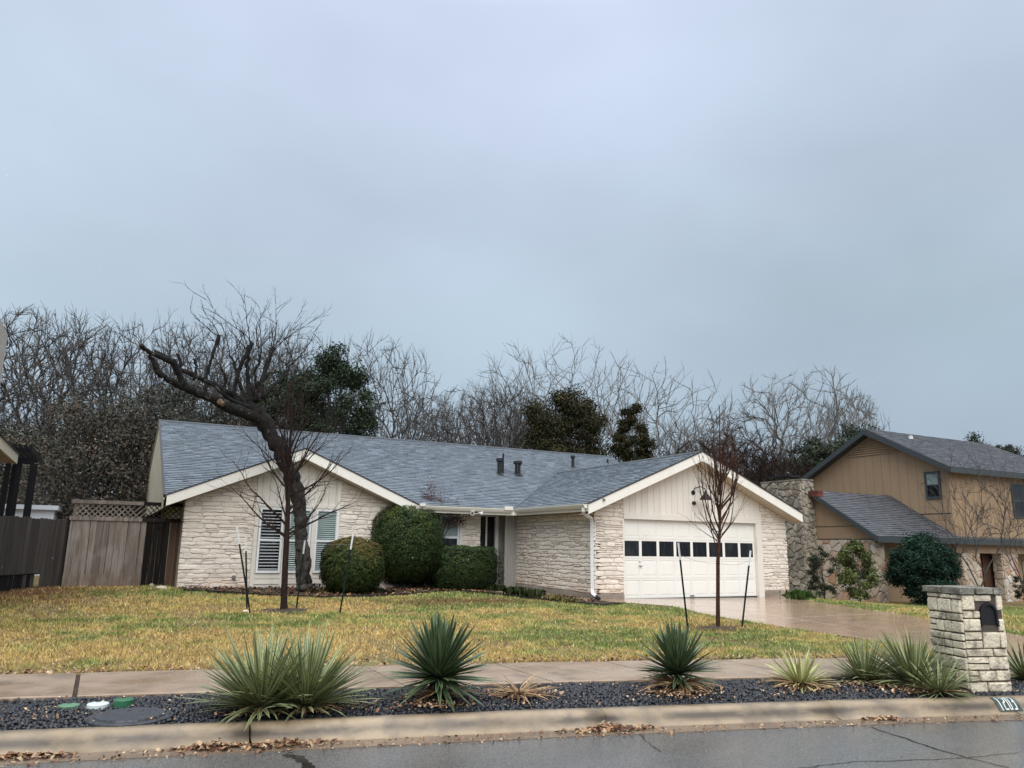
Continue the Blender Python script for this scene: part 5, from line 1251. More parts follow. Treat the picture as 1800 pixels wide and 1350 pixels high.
def gp(px, py): return on_z(px, py, .0)
yucca(gp(460, 1250), 'soft', 285, .78, 'left half of the big pale-striped double yucca in front of the kerb joint', seed=1, el=(9, 86), dry=30)
yucca(gp(536, 1247), 'soft', 280, .76, 'right half of the big pale-striped double yucca, fanned toward the street centre', seed=2, el=(9, 86), dry=30)
yucca(gp(770, 1232), 'agave', 210, .60, 'round dark green spiky yucca in front of the lawn centre, left of the dead one', seed=3, el=(-22, 88), stem=.24, dry=60, power=.9)
yucca(gp(1192, 1214), 'agave', 190, .52, 'round dark green spiky yucca with brown skirt, in front of the garage', seed=4, el=(-14, 88), stem=.20, dry=130, dryL=.46, power=.9)
yucca(gp(1408, 1208), 'soft2', 130, .46, 'small yellow-green yucca with brown lower leaves, left of the mailbox clumps', seed=5, el=(6, 85), dry=110, dryL=.44)
yucca(gp(1521, 1200), 'soft', 190, .54, 'medium grey-green yucca between small yellow one and mailbox clump', seed=6, el=(4, 84), dry=40, dryL=.4)
yucca(gp(1610, 1207), 'soft', 270, .68, 'large bushy yucca leaning over the kerb just left of the mailbox', seed=7, el=(6, 85), dry=24)
yucca(gp(1652, 1222), 'soft', 130, .44, 'low yucca spilling over the kerb at the foot of the mailbox', seed=8, el=(4, 75), dry=16)
yucca(gp(1806, 1197), 'soft', 120, .55, 'yucca on the right side of the mailbox pillar at the photo edge', seed=9, el=(4, 84), dry=12)
# dead yucca: dry leaves only
dp = gp(908, 1226); root = thing('dead_yucca', tuple(dp), 'dried tan dead yucca lying flat on the black gravel', 'yucca', world_coords=False)
mb = MB(); mb.tube([(0, 0, -.02), (0, 0, .06)], [.06, .04], 8); mb.build('stem', M['dry'], root); r_ = random.Random(2)
for i in range(110):
    az = r_.uniform(0, 6.28); o = bpy.data.objects.new('dead_leaf', r_.choice(YL['dry'])); COL.objects.link(o); o.parent = root; s_ = .42*r_.uniform(.6, 1.15); o.rotation_mode = 'XYZ'
    o.rotation_euler = (r_.uniform(-.6, .6), -math.radians(r_.uniform(2, 26) if i % 22 else r_.uniform(35, 70)), az); o.location = (r_.uniform(-.06, .06), r_.uniform(-.05, .05), .03); o.scale = (s_, s_*.8, s_)
for (px_, py_, n_) in ((1195, 1222, 500), (910, 1226, 260), (470, 1256, 300), (560, 1254, 260), (770, 1246, 280), (1420, 1212, 260), (1540, 1210, 260), (1620, 1222, 200)):
    c = gp(px_, py_); rs_ = random.Random(px_); pts = []
    for _ in range(n_):
        x_ = c.x+rs_.gauss(0, .22); y_ = c.y+rs_.gauss(0, .16)
        if y_-street(x_) > CURB_BACK+.02: pts.append((x_, y_, .03+.02*rs_.random()))
    litter('yucca_litter', pts, 'brown leaf litter gathered under the yuccas on the gravel', size=(.008, .022), seed=px_)

# ================================================================== LEAFY THINGS
def leaf_cloud(P, Nrm, size, cols, seed, jitter=.8, asp=.5):
    """P (n,3) positions, Nrm outward; returns quad arrays"""
    rs = np.random.RandomState(seed); n = len(P); nr = Nrm+rs.normal(0, jitter, (n, 3)); nr /= np.linalg.norm(nr, axis=1, keepdims=True)+1e-9
    a = np.cross(nr, rs.normal(0, 1, (n, 3))); a /= np.linalg.norm(a, axis=1, keepdims=True)+1e-9; b = np.cross(nr, a)
    s = rs.uniform(*size, n)[:, None]; V = np.stack([P-a*s, P+b*s*asp, P+a*s, P-b*s*asp], 1)
    cols = np.array(cols); C = cols[rs.randint(0, len(cols), n)]*rs.uniform(.6, 1.3, (n, 1)); return V.reshape(-1, 3), np.arange(n*4).reshape(n, 4), np.repeat(C, 4, 0)
def clipped_bush(name, p, rx, ry, h, label, cols, top=None, boxy=False, n=30000, seed=1, leafsize=(.016, .042), cat='bush'):
    rs = np.random.RandomState(seed); root = thing(name, tuple(p), label, cat, world_coords=False)
    d = rs.normal(0, 1, (n, 3)); d /= np.linalg.norm(d, axis=1, keepdims=True)
    ex_ = 11 if boxy else 2.7; d /= (np.abs(d)**ex_).sum(1, keepdims=True)**(1/ex_)
    lump = 1+.05*(fbm(d[:, 0]*2.2+9, d[:, 1]*2.2+d[:, 2]*2+5, seed+3)-.5)*2+.08*(fbm(d[:, 0]*7+9, d[:, 2]*7+d[:, 1]*4+5, seed+4)-.5)*2
    dep = 1.02-np.abs(rs.normal(0, .07, n))+(rs.rand(n) < .02)*rs.uniform(0, .09, n); gp_ = fbm(d[:, 0]*9+20, d[:, 2]*9+d[:, 1]*5+20, seed+6); dep = dep-.07*np.clip((.42-gp_)*6, 0, 1); R_ = (lump*dep)[:, None]
    Pp = d*R_*np.array([rx, ry, h/2])+np.array([0, 0, h/2]); Pp[:, 2] = np.maximum(Pp[:, 2], .02*rs.rand(n))
    V, F, C = leaf_cloud(Pp, d, leafsize, cols, seed)
    if top is not None:
        w = np.clip((Pp[:, 2]/h-.72)*2.4+(fbm(Pp[:, 0]*3+5, Pp[:, 1]*3+5, seed+9)-.5)*1.6, 0, .75)*(rs.rand(n)); w = np.repeat(w, 4)[:, None]; C = C*(1-w)+np.array(top)*w
    o = link('foliage', npmesh('foliage', V, F, M['leaf'], C), root)
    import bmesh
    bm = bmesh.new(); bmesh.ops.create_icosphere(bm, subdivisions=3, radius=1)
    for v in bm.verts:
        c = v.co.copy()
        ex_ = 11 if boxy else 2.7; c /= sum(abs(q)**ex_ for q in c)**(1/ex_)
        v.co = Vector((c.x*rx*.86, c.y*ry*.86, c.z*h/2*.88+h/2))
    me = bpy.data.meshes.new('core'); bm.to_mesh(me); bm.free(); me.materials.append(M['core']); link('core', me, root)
    mb = MB()
    for k in range(5): a_ = k*1.3; mb.tube([(.1*math.cos(a_), .1*math.sin(a_), -.05), (.2*math.cos(a_), .2*math.sin(a_), h*.4)], .02, 5)
    mb.build('stem', M['bark_grey'], root); return root
G1 = [(.036, .062, .02), (.022, .04, .013), (.06, .088, .028), (.012, .022, .008), (.03, .05, .016)]
b1 = on_ground(627, 1046); s_ = (b1-cC).length/CAM_F*.93
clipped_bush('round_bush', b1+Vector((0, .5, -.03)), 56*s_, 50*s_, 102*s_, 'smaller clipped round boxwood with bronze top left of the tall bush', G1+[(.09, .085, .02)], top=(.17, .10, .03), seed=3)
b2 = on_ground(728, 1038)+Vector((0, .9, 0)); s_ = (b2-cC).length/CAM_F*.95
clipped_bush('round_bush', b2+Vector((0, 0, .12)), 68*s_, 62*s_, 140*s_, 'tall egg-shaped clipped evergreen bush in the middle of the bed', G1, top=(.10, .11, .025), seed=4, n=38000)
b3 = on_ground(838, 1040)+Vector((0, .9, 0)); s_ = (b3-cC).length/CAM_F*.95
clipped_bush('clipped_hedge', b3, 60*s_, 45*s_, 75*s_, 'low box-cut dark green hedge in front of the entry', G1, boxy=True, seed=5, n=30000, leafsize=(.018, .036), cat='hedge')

# ================================================================== BARE TREES
def grow(mb, p, d, L, r, lvl, rs, P, top=True):
    """recursive branch; P: per-level dict lists"""
    ns = P['seg'][lvl]; pts = [p.copy()]; rad = [r]; dirs = [d.copy()]; q = p.copy(); dd = d.copy()
    end = P.get('tip', .25)
    for i in range(ns):
        dd = dd+Vector((rs.gauss(0, 1), rs.gauss(0, 1), rs.gauss(0, 1)))*P['wob'][lvl]+Vector((0, 0, P['up'][lvl])); dd.normalize()
        q = q+dd*(L/ns); pts.append(q.copy()); rad.append(r*(1-(1-end)*(i+1)/ns)); dirs.append(dd.copy())
    tgt = mb[0] if lvl <= P.get('trunk_lvl', 0) else mb[1]
    tgt.tube(pts, rad, P['sides'][lvl], cap=(lvl < 2))
    if lvl+1 >= P['levels']: return
    nb = P['n'][lvl]; nb = int(nb*rs.uniform(.8, 1.2)+.5)
    for k in range(nb):
        f = P['from'][lvl]+(1-P['from'][lvl])*((k+rs.random())/nb); i = min(ns-1, int(f*ns)); ff = f*ns-i
        b = pts[i].lerp(pts[i+1], ff); bd = dirs[i+1]; rr = rad[i]*(1-ff)+rad[i+1]*ff
        ax = bd.orthogonal().normalized(); az = (k*2.4+rs.uniform(-.6, .6)); ax = Matrix.Rotation(az, 3, bd) @ ax; an = math.radians(P['ang'][lvl])*rs.uniform(.7, 1.3)
        nd = (bd*math.cos(an)+ax*math.sin(an)).normalized()
        grow(mb, b, nd, L*P['len'][lvl]*rs.uniform(.7, 1.15)*(1-.45*f if P.get('cone') else 1), max(rr*P['rad'][lvl], P['rmin']), lvl+1, rs, P)
TREES = {}
def make_tree(key, seed, N=1100, hc=.60, rx=.42, rz=.40, bal=.16, nstem=1, wig=.035, r0=.0026, tw=4, twl=.46, fork=.16, shell=.36, flat=0.):
    """N twig tips spread through a domed crown (tree height 10), each joined to the nearest suitable earlier branch"""
    rs = np.random.RandomState(seed); H = 10.; tips = []
    lob = rs.normal(0, 1, (9, 3)); lob /= np.linalg.norm(lob, axis=1, keepdims=True); lh = rs.uniform(-.16, .14, 9)
    while len(tips) < N:
        d = rs.normal(0, 1, 3); d /= np.linalg.norm(d); r = rs.rand()**shell*(1+float((lh*np.clip(lob@d-.6, 0, 1)*2.2).sum()))
        p = np.array([d[0]*r*rx*H, d[1]*r*rx*H, hc*H+d[2]*r*(rz*H if d[2] > 0 else rz*H*.85)])
        if p[2] > fork*H+.35*np.hypot(p[0], p[1]): tips.append(p)
    tips = np.array(tips); o = np.argsort(np.linalg.norm(tips-np.array([0, 0, fork*H]), axis=1)); tips = tips[o]
    P = np.zeros((60000, 3)); par = np.full(60000, -1); pl = np.zeros(60000); dr = np.zeros((60000, 3)); m = 0
    nt = 6
    for k in range(nt+1):
        P[m] = (rs.normal(0, .04)*k/nt*H*.2, rs.normal(0, .04)*k/nt*H*.2, -.2+(fork*H+.2)*k/nt); par[m] = m-1; pl[m] = 0 if k < nt else 0; dr[m] = (0, 0, 1); m += 1
    chains = [list(range(m))]; trunk_n = m
    for t in tips:
        D = np.linalg.norm(P[trunk_n-2:m]-t, axis=1); V_ = (t-P[trunk_n-2:m])/(D[:, None]+1e-6); al = (V_*dr[trunk_n-2:m]).sum(1)
        c = D*(1+1.1*(1-al))+bal*pl[trunk_n-2:m]; a = int(np.argmin(c))+trunk_n-2; L = float(np.linalg.norm(t-P[a]))
        if L < .12: continue
        ns = max(2, int(L/.42)); c1 = P[a]+dr[a]*L*.42+rs.normal(0, wig*L, 3); ch = [a]; prev = a; pp = P[a].copy()
        for q in range(1, ns+1):
            f = q/ns; x = (1-f)**2*P[a]+2*f*(1-f)*c1+f*f*t+(rs.normal(0, wig*.35, 3) if q < ns else 0)
            P[m] = x; par[m] = prev; pl[m] = pl[prev]+np.linalg.norm(x-pp); dd = x-pp; dr[m] = dd/(np.linalg.norm(dd)+1e-9); pp = x; prev = m; ch.append(m); m += 1
        chains.append(ch)
        if m > 59000: break
    W_ = np.zeros(m); isp = np.zeros(m, bool); isp[par[1:m][par[1:m] >= 0]] = True; W_[~isp] = 1
    for k in range(m-1, 0, -1): W_[par[k]] += W_[k]*(1 if isp[k] or True else 0)
    R_ = r0*H*.62*np.maximum(W_, 1)**.42*.88
    a_, b_ = MB(), MB()
    for ch in chains:
        pts = [Vector(P[k]) for k in ch]; rr = [min(R_[k], R_[ch[1]]) if q == 0 else R_[k] for q, k in enumerate(ch)]; big = rr[0] > r0*H*.62*5.2
        (a_ if big else b_).tube(pts, rr, 7 if rr[0] > .1 else (5 if big else 3), cap=False)
        e_ = P[ch[-1]]; d0 = dr[ch[-1]]
        if ch is chains[0]: continue
        for k in range(tw):
            kk = ch[-1] if k < 2 or len(ch) < 3 else ch[-2]; d = dr[kk]*1.0+rs.normal(0, .30, 3)+np.array([0, 0, .15]); d /= np.linalg.norm(d); L = twl*rs.uniform(.5, 1.2); q1 = P[kk]+d*L*.5; d2 = d+rs.normal(0, .22, 3); q2 = q1+d2*L*.5
            b_.tube([Vector(P[kk]), Vector(q1), Vector(q2)], [r0*H*.36, r0*H*.32, r0*H*.22], 3, cap=False)
    TREES[key] = (a_, b_)
make_tree('s1', 21, N=230, rx=.40, hc=.58, bal=.2, wig=.08, r0=.0022, fork=.07, tw=4, twl=.6)
make_tree('v1', 1); make_tree('v2', 2, rx=.36, hc=.6); make_tree('v3', 3, rx=.52, hc=.58, rz=.36, N=1200); make_tree('v5', 5, rx=.40, bal=.22)
make_tree('v4', 4, N=800, rx=.52, bal=.30, wig=.12, r0=.0021, tw=3, twl=.55, shell=.6); make_tree('w2', 8, rx=.58, hc=.60, rz=.40, N=1350, bal=.2)
TM = {}
def bare(key, px, base_py, top_py, Y, label, bark='bark_grey', wscale=1., rot=0., group='bare trees behind the houses', name='bare_tree'):
    """placed at a real depth Y; height from where its top stands"""
    if key not in TM: TM[key] = {}
    if bark not in TM[key]:
        a, b = TREES[key]; zmax = float(np.percentile([v[2] for v in b.V], 99.85)); TM[key][bark] = (a.mesh('trunk', M[bark]), b.mesh('crown', M[bark]), zmax)
    t_, c_, zm = TM[key][bark]; p = on_y(px, base_py, Y); q = on_y(px, top_py, Y); zg = -.3; h = (q.z-zg); sc = h/zm
    root = thing(name, (p.x, Y, zg), label, 'tree', group, world_coords=False); root.rotation_euler = (0, 0, rot); root.scale = (sc*wscale*.86, sc*wscale*.86, sc)
    for nm, me in (('trunk', t_), ('crown', c_)): o = bpy.data.objects.new(nm, me); COL.objects.link(o); o.parent = root
    return root
bare('v1', 38, 760, 537, 42, 'tall bare tree furthest left, partly behind the pale stone house corner', wscale=1.0, rot=.3)
bare('v5', 122, 760, 552, 45, 'bare tree above the lattice fence, second from the left edge', wscale=.85, rot=1.7)
bare('v3', 262, 760, 556, 44, 'bushy bare tree behind the tip of the pruned limb', wscale=.62, rot=.9)
bare('v2', 345, 760, 572, 47, 'bare tree filling the space behind the left stubs of the pruned tree', wscale=.8, rot=4.0)
bare('v1', 430, 760, 566, 45, 'bare tree behind the middle of the pruned crown', wscale=.7, rot=5.1)
bare('v5', 512, 760, 582, 48, 'bare tree behind the right edge of the pruned crown', wscale=.66, rot=2.9)
bare('w2', 672, 790, 597, 41, 'tall wide bare tree standing right of the dark evergreen above the ridge', wscale=.68, rot=.4)
bare('v1', 752, 790, 690, 46, 'lower bare tree above the middle of the ridge', wscale=.8, rot=1.1)
bare('v3', 828, 800, 684, 42, 'low spreading bare tree above the two roof vents', wscale=.75, rot=3.3)
bare('v5', 888, 800, 668, 41, 'upright bare tree just left of the brown-green cedar', wscale=.85, rot=5.6)
bare('v4', 985, 800, 605, 52, 'pale thin bare tree rising behind the brown-green cedar', 'bark_pale', wscale=1.05, rot=1.0)
bare('v4', 905, 800, 628, 54, 'pale thin bare tree between the upright tree and the cedar', 'bark_pale', wscale=.7, rot=3.0)
bare('v4', 1120, 800, 645, 50, 'pale spreading bare tree behind the garage roof ridge', 'bark_pale', wscale=1.25, rot=4.4)
bare('w2', 1405, 850, 662, 47, 'large pale bare tree between the garage and the tan house', 'bark_pale', wscale=1.0, rot=2.2)
bare('v1', 1490, 850, 690, 50, 'slim bare tree behind the tan house peak', 'bark_pale', wscale=.72, rot=3.9)
bare('v5', 1215, 850, 742, 48, 'faint bare tree left of the pear tree top', 'bark_pale', wscale=1.0, rot=.2)
for i, (px_, tp) in enumerate(((1255, 772), (1300, 752), (1345, 790))):
    bare('v2' if i % 2 else 'v5', px_, 850, tp, 34, ['dark reddish twiggy tree right behind the garage peak', 'middle dark reddish twiggy tree behind the garage roof', 'low dark reddish twiggy tree beside the rubble chimney'][i], 'bark_red', wscale=1.35, rot=i*1.4, group='dark twiggy trees behind the garage')

# evergreen and brush masses
def clump_tree(name, px, top_py, Y, rx, label, cols, n=14000, base=-.3, clumps=70, size=(.05, .11), seed=1, bottom=.25, shape=.6, group=None, cat='tree', trunk=True, gap=.5):
    rs = np.random.RandomState(seed); p = on_y(px, 800, Y); H = on_y(px, top_py, Y).z-base; root = thing(name, (p.x, Y, base), label, cat, group, world_coords=False)
    cs = rs.normal(0, 1, (clumps, 3)); cs /= np.linalg.norm(cs, axis=1, keepdims=True); cs *= rs.uniform(.35, 1, (clumps, 1))**.5
    zc = (cs[:, 2]*.5+.5); nar = np.where(zc > .6, 1-(zc-.6)*2.5*.5*shape, 1.)
    C3 = np.stack([cs[:, 0]*rx*nar, cs[:, 1]*rx*nar, H*(bottom+(1-bottom)*zc)*.95], 1); cr = rs.uniform(.16, .30, clumps)*rx*1.1; C3[:, 2] = C3[:, 2]*(H/float((C3[:, 2]+cr*.7).max())) if True else 0
    n = int(n*1.3); size = (size[0]*.62, size[1]*.72); k = rs.randint(0, clumps, n); d = rs.normal(0, 1, (n, 3)); d /= np.linalg.norm(d, axis=1, keepdims=True); r_ = cr[k]*np.abs(rs.normal(.75, .3, n))
    Pp = C3[k]+d*r_[:, None]*np.array([1, 1, .8]); Pp[:, 2] = np.clip(Pp[:, 2], .05, H)
    V, F, C = leaf_cloud(Pp, d, size, cols, seed+1); tone = rs.uniform(.6, 1.35, clumps)[k]; C = C*np.repeat(tone, 4)[:, None]
    link('crown', npmesh('crown', V, F, M['leaf'], C), root)
    if trunk:
        mb = MB(); q_ = min(1, rx/2.2)**1.5; mb.tube([(0, 0, -.2), (.05, 0, H*.3), (0, .1, H*.7)], [.18*q_, .14*q_, .05*q_], 7)
        for q in range(0, clumps, 2): c = C3[q]; mb.tube([(0, 0, max(.1, c[2]*.45)), (c[0]*.5, c[1]*.5, c[2]*.75), tuple(c)], [.06*q_, .035*q_, .012*q_], 4)
        mb.build('trunk', M['bark_grey'], root)
    return root
EV = [(.035, .052, .026), (.022, .034, .018), (.05, .068, .032), (.028, .04, .03)]
CE = [(.042, .042, .018), (.028, .034, .015), (.07, .048, .02), (.016, .022, .011)]
BR = [(.085, .074, .060), (.068, .062, .054), (.10, .088, .070), (.07, .076, .056), (.105, .074, .055)]
GM_ = [(.05, .058, .042), (.038, .046, .034), (.066, .072, .05), (.055, .05, .042)]
clump_tree('evergreen_tree', 578, 602, 38, 2.3, 'dark evergreen with ragged top behind the ridge, right of the pruned tree', EV, seed=11, n=26000, size=(.06, .13), clumps=80, shape=.35, bottom=.4)
clump_tree('evergreen_tree', 500, 652, 40, 2.6, 'dense dark evergreen behind the pruned tree trunk', EV+GM_, seed=12, n=24000, size=(.06, .13), bottom=.4)
clump_tree('cedar_tree', 990, 680, 36, 2.5, 'brown-green bushy cedar behind the roof, larger of the two', CE, seed=13, n=34000, size=(.06, .13), shape=.1, bottom=.5, clumps=110)
clump_tree('cedar_tree', 1110, 712, 37, 1.35, 'smaller brown-green cedar right of the large cedar', CE, seed=14, n=14000, size=(.06, .13), clumps=50, bottom=.5, shape=.3)
clump_tree('evergreen_tree', 1505, 745, 40, 3.6, 'dark evergreen behind the peak of the tan house', EV, seed=15, n=22000, size=(.09, .18), bottom=.4)
clump_tree('evergreen_tree', 1438, 765, 40, 2.6, 'low green tree beneath the large pale bare tree', EV+GM_, seed=16, n=16000, size=(.09, .18), bottom=.4)
clump_tree('evergreen_tree', 1345, 800, 42, 2.0, 'dark green tree left of the rubble chimney', EV, seed=17, n=9000, size=(.07, .14))
clump_tree('evergreen_tree', 1708, 760, 34, 2.1, 'treetop showing over the tan house roof, left of two', EV+GM_, seed=18, n=9000, size=(.07, .14), clumps=70, bottom=.5, shape=.3)
clump_tree('evergreen_tree', 1768, 780, 34, 1.6, 'treetop showing over the tan house roof, right of two', GM_, seed=19, n=7000, size=(.07, .14), clumps=60, bottom=.5, shape=.3)
clump_tree('brush_tree', 150, 690, 33, 3.2, 'brown thicket tree behind the old fence, above the white shed', BR, seed=21, n=26000, size=(.05, .11), bottom=.0, shape=.4, clumps=110)
clump_tree('brush_tree', 235, 675, 34, 2.8, 'grey-brown thicket tree behind the lattice fence', BR+GM_, seed=22, n=24000, size=(.05, .11), bottom=.0, shape=.4, clumps=100)
clump_tree('brush_tree', 60, 745, 37, 2.6, 'dull green tree behind the pergola', GM_, seed=23, n=16000, size=(.05, .12), bottom=.0, shape=.5, clumps=80)
clump_tree('brush_tree', 320, 662, 37, 3.0, 'olive tree behind the left end of the roof ridge', GM_, seed=24, n=20000, size=(.06, .12), bottom=.0, shape=.5, clumps=90)
clump_tree('brush_tree', 405, 690, 38, 2.6, 'olive thicket tree behind the roof under the pruned limb', GM_+BR, seed=25, n=16000, size=(.06, .12), bottom=.0, shape=.5, clumps=80)
clump_tree('brush_tree', -40, 700, 40, 3.4, 'dull green tree at the left photo edge', GM_, seed=26, n=12000, size=(.06, .12), bottom=.0, shape=.5, clumps=70)
clump_tree('brush_tree', 1190, 795, 44, 2.4, 'pale green low tree between cedar and garage peak', GM_, seed=27, n=7000, size=(.06, .12), bottom=.0, shape=.4, clumps=50)
# a far wood closes the view low down, beyond the trees above
rs = np.random.RandomState(77); n = 22000; th = rs.uniform(-.35, 1.25, n); Rr = rs.uniform(62, 75, n); hgt = 3.6+2.2*fbm(th*14, th*0+3, 5)
Pp = np.stack([np.sin(th)*Rr, np.cos(th)*Rr, rs.rand(n)*hgt-.3], 1); V, F, C = leaf_cloud(Pp, np.tile([0, -1., .3], (n, 1)), (.2, .4), GM_+[(.05, .05, .05)], 5)
wd_ = link('distant_wood', npmesh('distant_wood', V, F, M['leaf'], C)); tag(wd_, 'distant low grey-green wood behind the houses', 'wood', kind='stuff')

# dark bush and shrubs in front of the neighbour's house
clump_tree('holly_bush', 1603, 936, 17.6, 1.12, 'large dark blue-green conical holly bush before the tan house', [(.018, .045, .03), (.012, .03, .022), (.03, .065, .042)], seed=31, n=30000, size=(.04, .08), base=-.25, bottom=.0, clumps=90, shape=.5, cat='bush')
clump_tree('leafy_shrub', 1492, 948, 17.3, .62, 'loose yellow-green shrub on thin stems before the rubble wall', [(.10, .13, .045), (.065, .09, .03), (.15, .16, .06)], seed=32, n=5500, size=(.045, .08), base=-.2, bottom=.12, clumps=60, cat='shrub')
clump_tree('leafy_shrub', 1432, 960, 19.4, .6, 'dark sprawling shrub against the rubble chimney', [(.03, .045, .025), (.02, .03, .018), (.06, .06, .035)], seed=33, n=3600, size=(.03, .06), base=-.2, bottom=.05, clumps=34, cat='shrub')
clump_tree('leafy_shrub', 1770, 1012, 17.6, .35, 'small dark shrub by the tan house entry', [(.05, .05, .03), (.03, .035, .02)], seed=34, n=1500, size=(.03, .05), base=-.25, bottom=.0, clumps=18, cat='shrub')

# ------------------------------------------------------------------ the pruned old tree in front of the left gable
OY = 20.1
old = thing('pruned_tree', tuple(on_y(535, 1030, OY)), 'large leaning old tree with hard-pruned stubs in front of the left gable', 'tree')
def P3(px, py, Y=OY): return on_y(px, py, Y)
def wpx(w, Y=OY): return w/CAM_F*math.hypot(Y, 0)*.84/2
def limb(mb, pts, ws, Y0=OY, dY=0., sides=9, wob=.012):
    Q = []; R_ = []; m = len(pts)
    for i in range(m-1):
        for k in range(4):
            t_ = k/4; x_ = pts[i][0]*(1-t_)+pts[i+1][0]*t_; y_ = pts[i][1]*(1-t_)+pts[i+1][1]*t_; f = (i+t_)/(m-1); p = P3(x_, y_, Y0+dY*f)
            Q.append(p+Vector((rnd.gauss(0, wob), rnd.gauss(0, wob), rnd.gauss(0, wob))) if (i or k) else p); R_.append(wpx(ws[i]*(1-t_)+ws[i+1]*t_)*rnd.uniform(.84, 1.15))
    Q.append(P3(*pts[-1], Y0+dY)); R_.append(wpx(ws[-1])); b0_ = len(mb.V); mb.tube(Q, R_, sides+5)
    for k_ in range(b0_, len(mb.V)):       # knobbly furrowed bark
        v_ = Vector(mb.V[k_]); ax_ = min(range(len(Q)), key=lambda q_: (Q[q_]-v_).length_squared); o_ = (v_-Q[ax_]); rr_ = o_.length+1e-6
        mb.V[k_] = tuple(v_+o_*(.22*mnoise.noise(v_*7)+.16*mnoise.noise(v_*19)))
    return Q[-1]
mb = MB()
limb(mb, [(535, 1036), (534, 1022), (533, 995), (531, 965), (529, 930), (527, 900), (524, 870), (515, 840), (502, 815), (490, 790), (477, 765), (463, 742), (452, 720)], [40, 33, 28, 27, 26, 26, 27, 28, 29, 29, 29, 30, 27], sides=14)
mb.build('trunk', M['oldbark'], old, smooth=True)
def part(name, *a, mat='oldbark', **k):
    mb = MB(); e_ = limb(mb, *a, **k); o = mb.build(name, M[mat], old, smooth=True); return o
part('limb', [(462, 742), (436, 728), (405, 717), (376, 701), (342, 688), (312, 676), (290, 664)], [24, 23, 21, 19, 17, 14, 9], dY=-.9)
part('limb', [(322, 680), (314, 655), (304, 636), (285, 628), (262, 620), (248, 607)], [14, 12, 12, 10, 8, 9], dY=-.4, Y0=OY-.7)
part('limb', [(288, 664), (278, 652), (272, 638), (262, 624)], [11, 11, 9, 6], Y0=OY-.9)
part('limb', [(452, 720), (420, 700), (385, 680), (350, 664), (320, 650), (292, 628), (272, 616)], [15, 12, 11, 10, 9, 8, 5], dY=.6)
part('limb', [(456, 735), (444, 715), (436, 700), (446, 682), (462, 668), (474, 655), (489, 654)], [24, 20, 17, 13, 10, 7, 5], dY=.3)
part('limb', [(452, 705), (460, 672), (470, 640), (480, 612)], [13, 11, 10, 9], dY=.5)
part('limb', [(440, 715), (438, 690), (434, 655), (436, 630), (434, 612), (446, 604)], [12, 9, 8, 8, 7, 5], dY=.2)
part('limb', [(420, 715), (411, 692), (416, 665), (424, 640), (436, 618), (444, 603)], [11, 9, 8, 7, 7, 8], dY=-.2)
part('limb', [(360, 690), (363, 660), (371, 632), (379, 610), (385, 590)], [9, 7, 6, 6, 8], dY=.3)
part('limb', [(436, 716), (428, 690), (418, 668), (412, 640), (404, 622)], [9, 7, 6, 5, 3], dY=.5)
part('limb', [(448, 706), (452, 680), (447, 655), (456, 632), (460, 615)], [8, 7, 5, 5, 3], dY=-.3)
part('limb', [(462, 700), (482, 676), (500, 662), (512, 640), (528, 625)], [9, 7, 5, 4, 2], dY=.4)
part('limb', [(400, 712), (392, 690), (398, 668), (390, 648)], [7, 6, 5, 4], dY=-.3)
part('limb', [(312, 655), (318, 638), (312, 622)], [7, 6, 6], Y0=OY-.4)
part('limb', [(340, 668), (346, 645), (341, 630)], [6, 5, 5], Y0=OY-.2)
part('limb', [(445, 720), (415, 706), (390, 692), (368, 672)], [12, 8, 6, 4], dY=-.4)
mb = MB(); mb.tube([P3(386, 706, OY-.50), P3(392, 711, OY-.60)], [.08, .055], 9); mb.build('pruning_wound', M['cut'], old)
tw = MB(); tr_ = random.Random(5)
def twig(p, d, L, r, lv):
    q = p.copy(); pts = [q.copy()]; rr = [r]; dd = d.copy(); n = 6
    for i in range(n):
        dd = (dd+Vector((tr_.gauss(0, .12), tr_.gauss(0, .12), tr_.gauss(0, .1)+.02))).normalized(); q = q+dd*L/n; pts.append(q.copy()); rr.append(r*(1-.8*(i+1)/n))
        if lv > 0 and i > 0:
            for _ in range(1 if tr_.random() < .85 else 0):
                a_ = dd.orthogonal().normalized(); a_ = Matrix.Rotation(tr_.uniform(0, 6.28), 3, dd) @ a_; twig(q, (dd+a_*tr_.uniform(.5, .9)).normalized(), L*tr_.uniform(.28, .5), max(.0045, r*.5), lv-1)
    tw.tube(pts, rr, 4, cap=False)
for (px_, py_, tx, ty, L) in ((444, 604, 380, 520, 1.5), (440, 606, 412, 528, 1.3), (436, 612, 428, 560, 1.0), (480, 612, 500, 525, 1.35), (482, 612, 545, 560, 1.5), (480, 615, 470, 560, .9), (385, 590, 330, 560, 1.0), (385, 590, 372, 545, .8), (436, 618, 395, 560, .9),
                              (452, 600, 455, 545, .9), (489, 654, 540, 600, 1.0), (475, 630, 520, 560, 1.1), (300, 630, 290, 590, .5), (340, 665, 345, 620, .7), (400, 690, 398, 630, .9), (425, 650, 400, 585, .9), (404, 622, 385, 560, .9), (460, 615, 468, 545, .9), (528, 625, 560, 580, .9), (456, 632, 440, 570, .9), (390, 648, 370, 600, .7), (500, 662, 530, 650, .6), (468, 640, 500, 590, .9), (262, 618, 240, 590, .4)):
    a = P3(px_, py_); b = P3(tx, ty); twig(a, (b-a).normalized(), (b-a).length*1.05, .017, 2)
tw.build('twigs', M['oldbark'], old)['kind'] = 'stuff'

# ------------------------------------------------------------------ young staked trees
def young(base, px, topy, spec, label, bark, name='young_tree', seed=1):
    rs = random.Random(seed); root = thing(name, tuple(base), label, 'tree'); return root
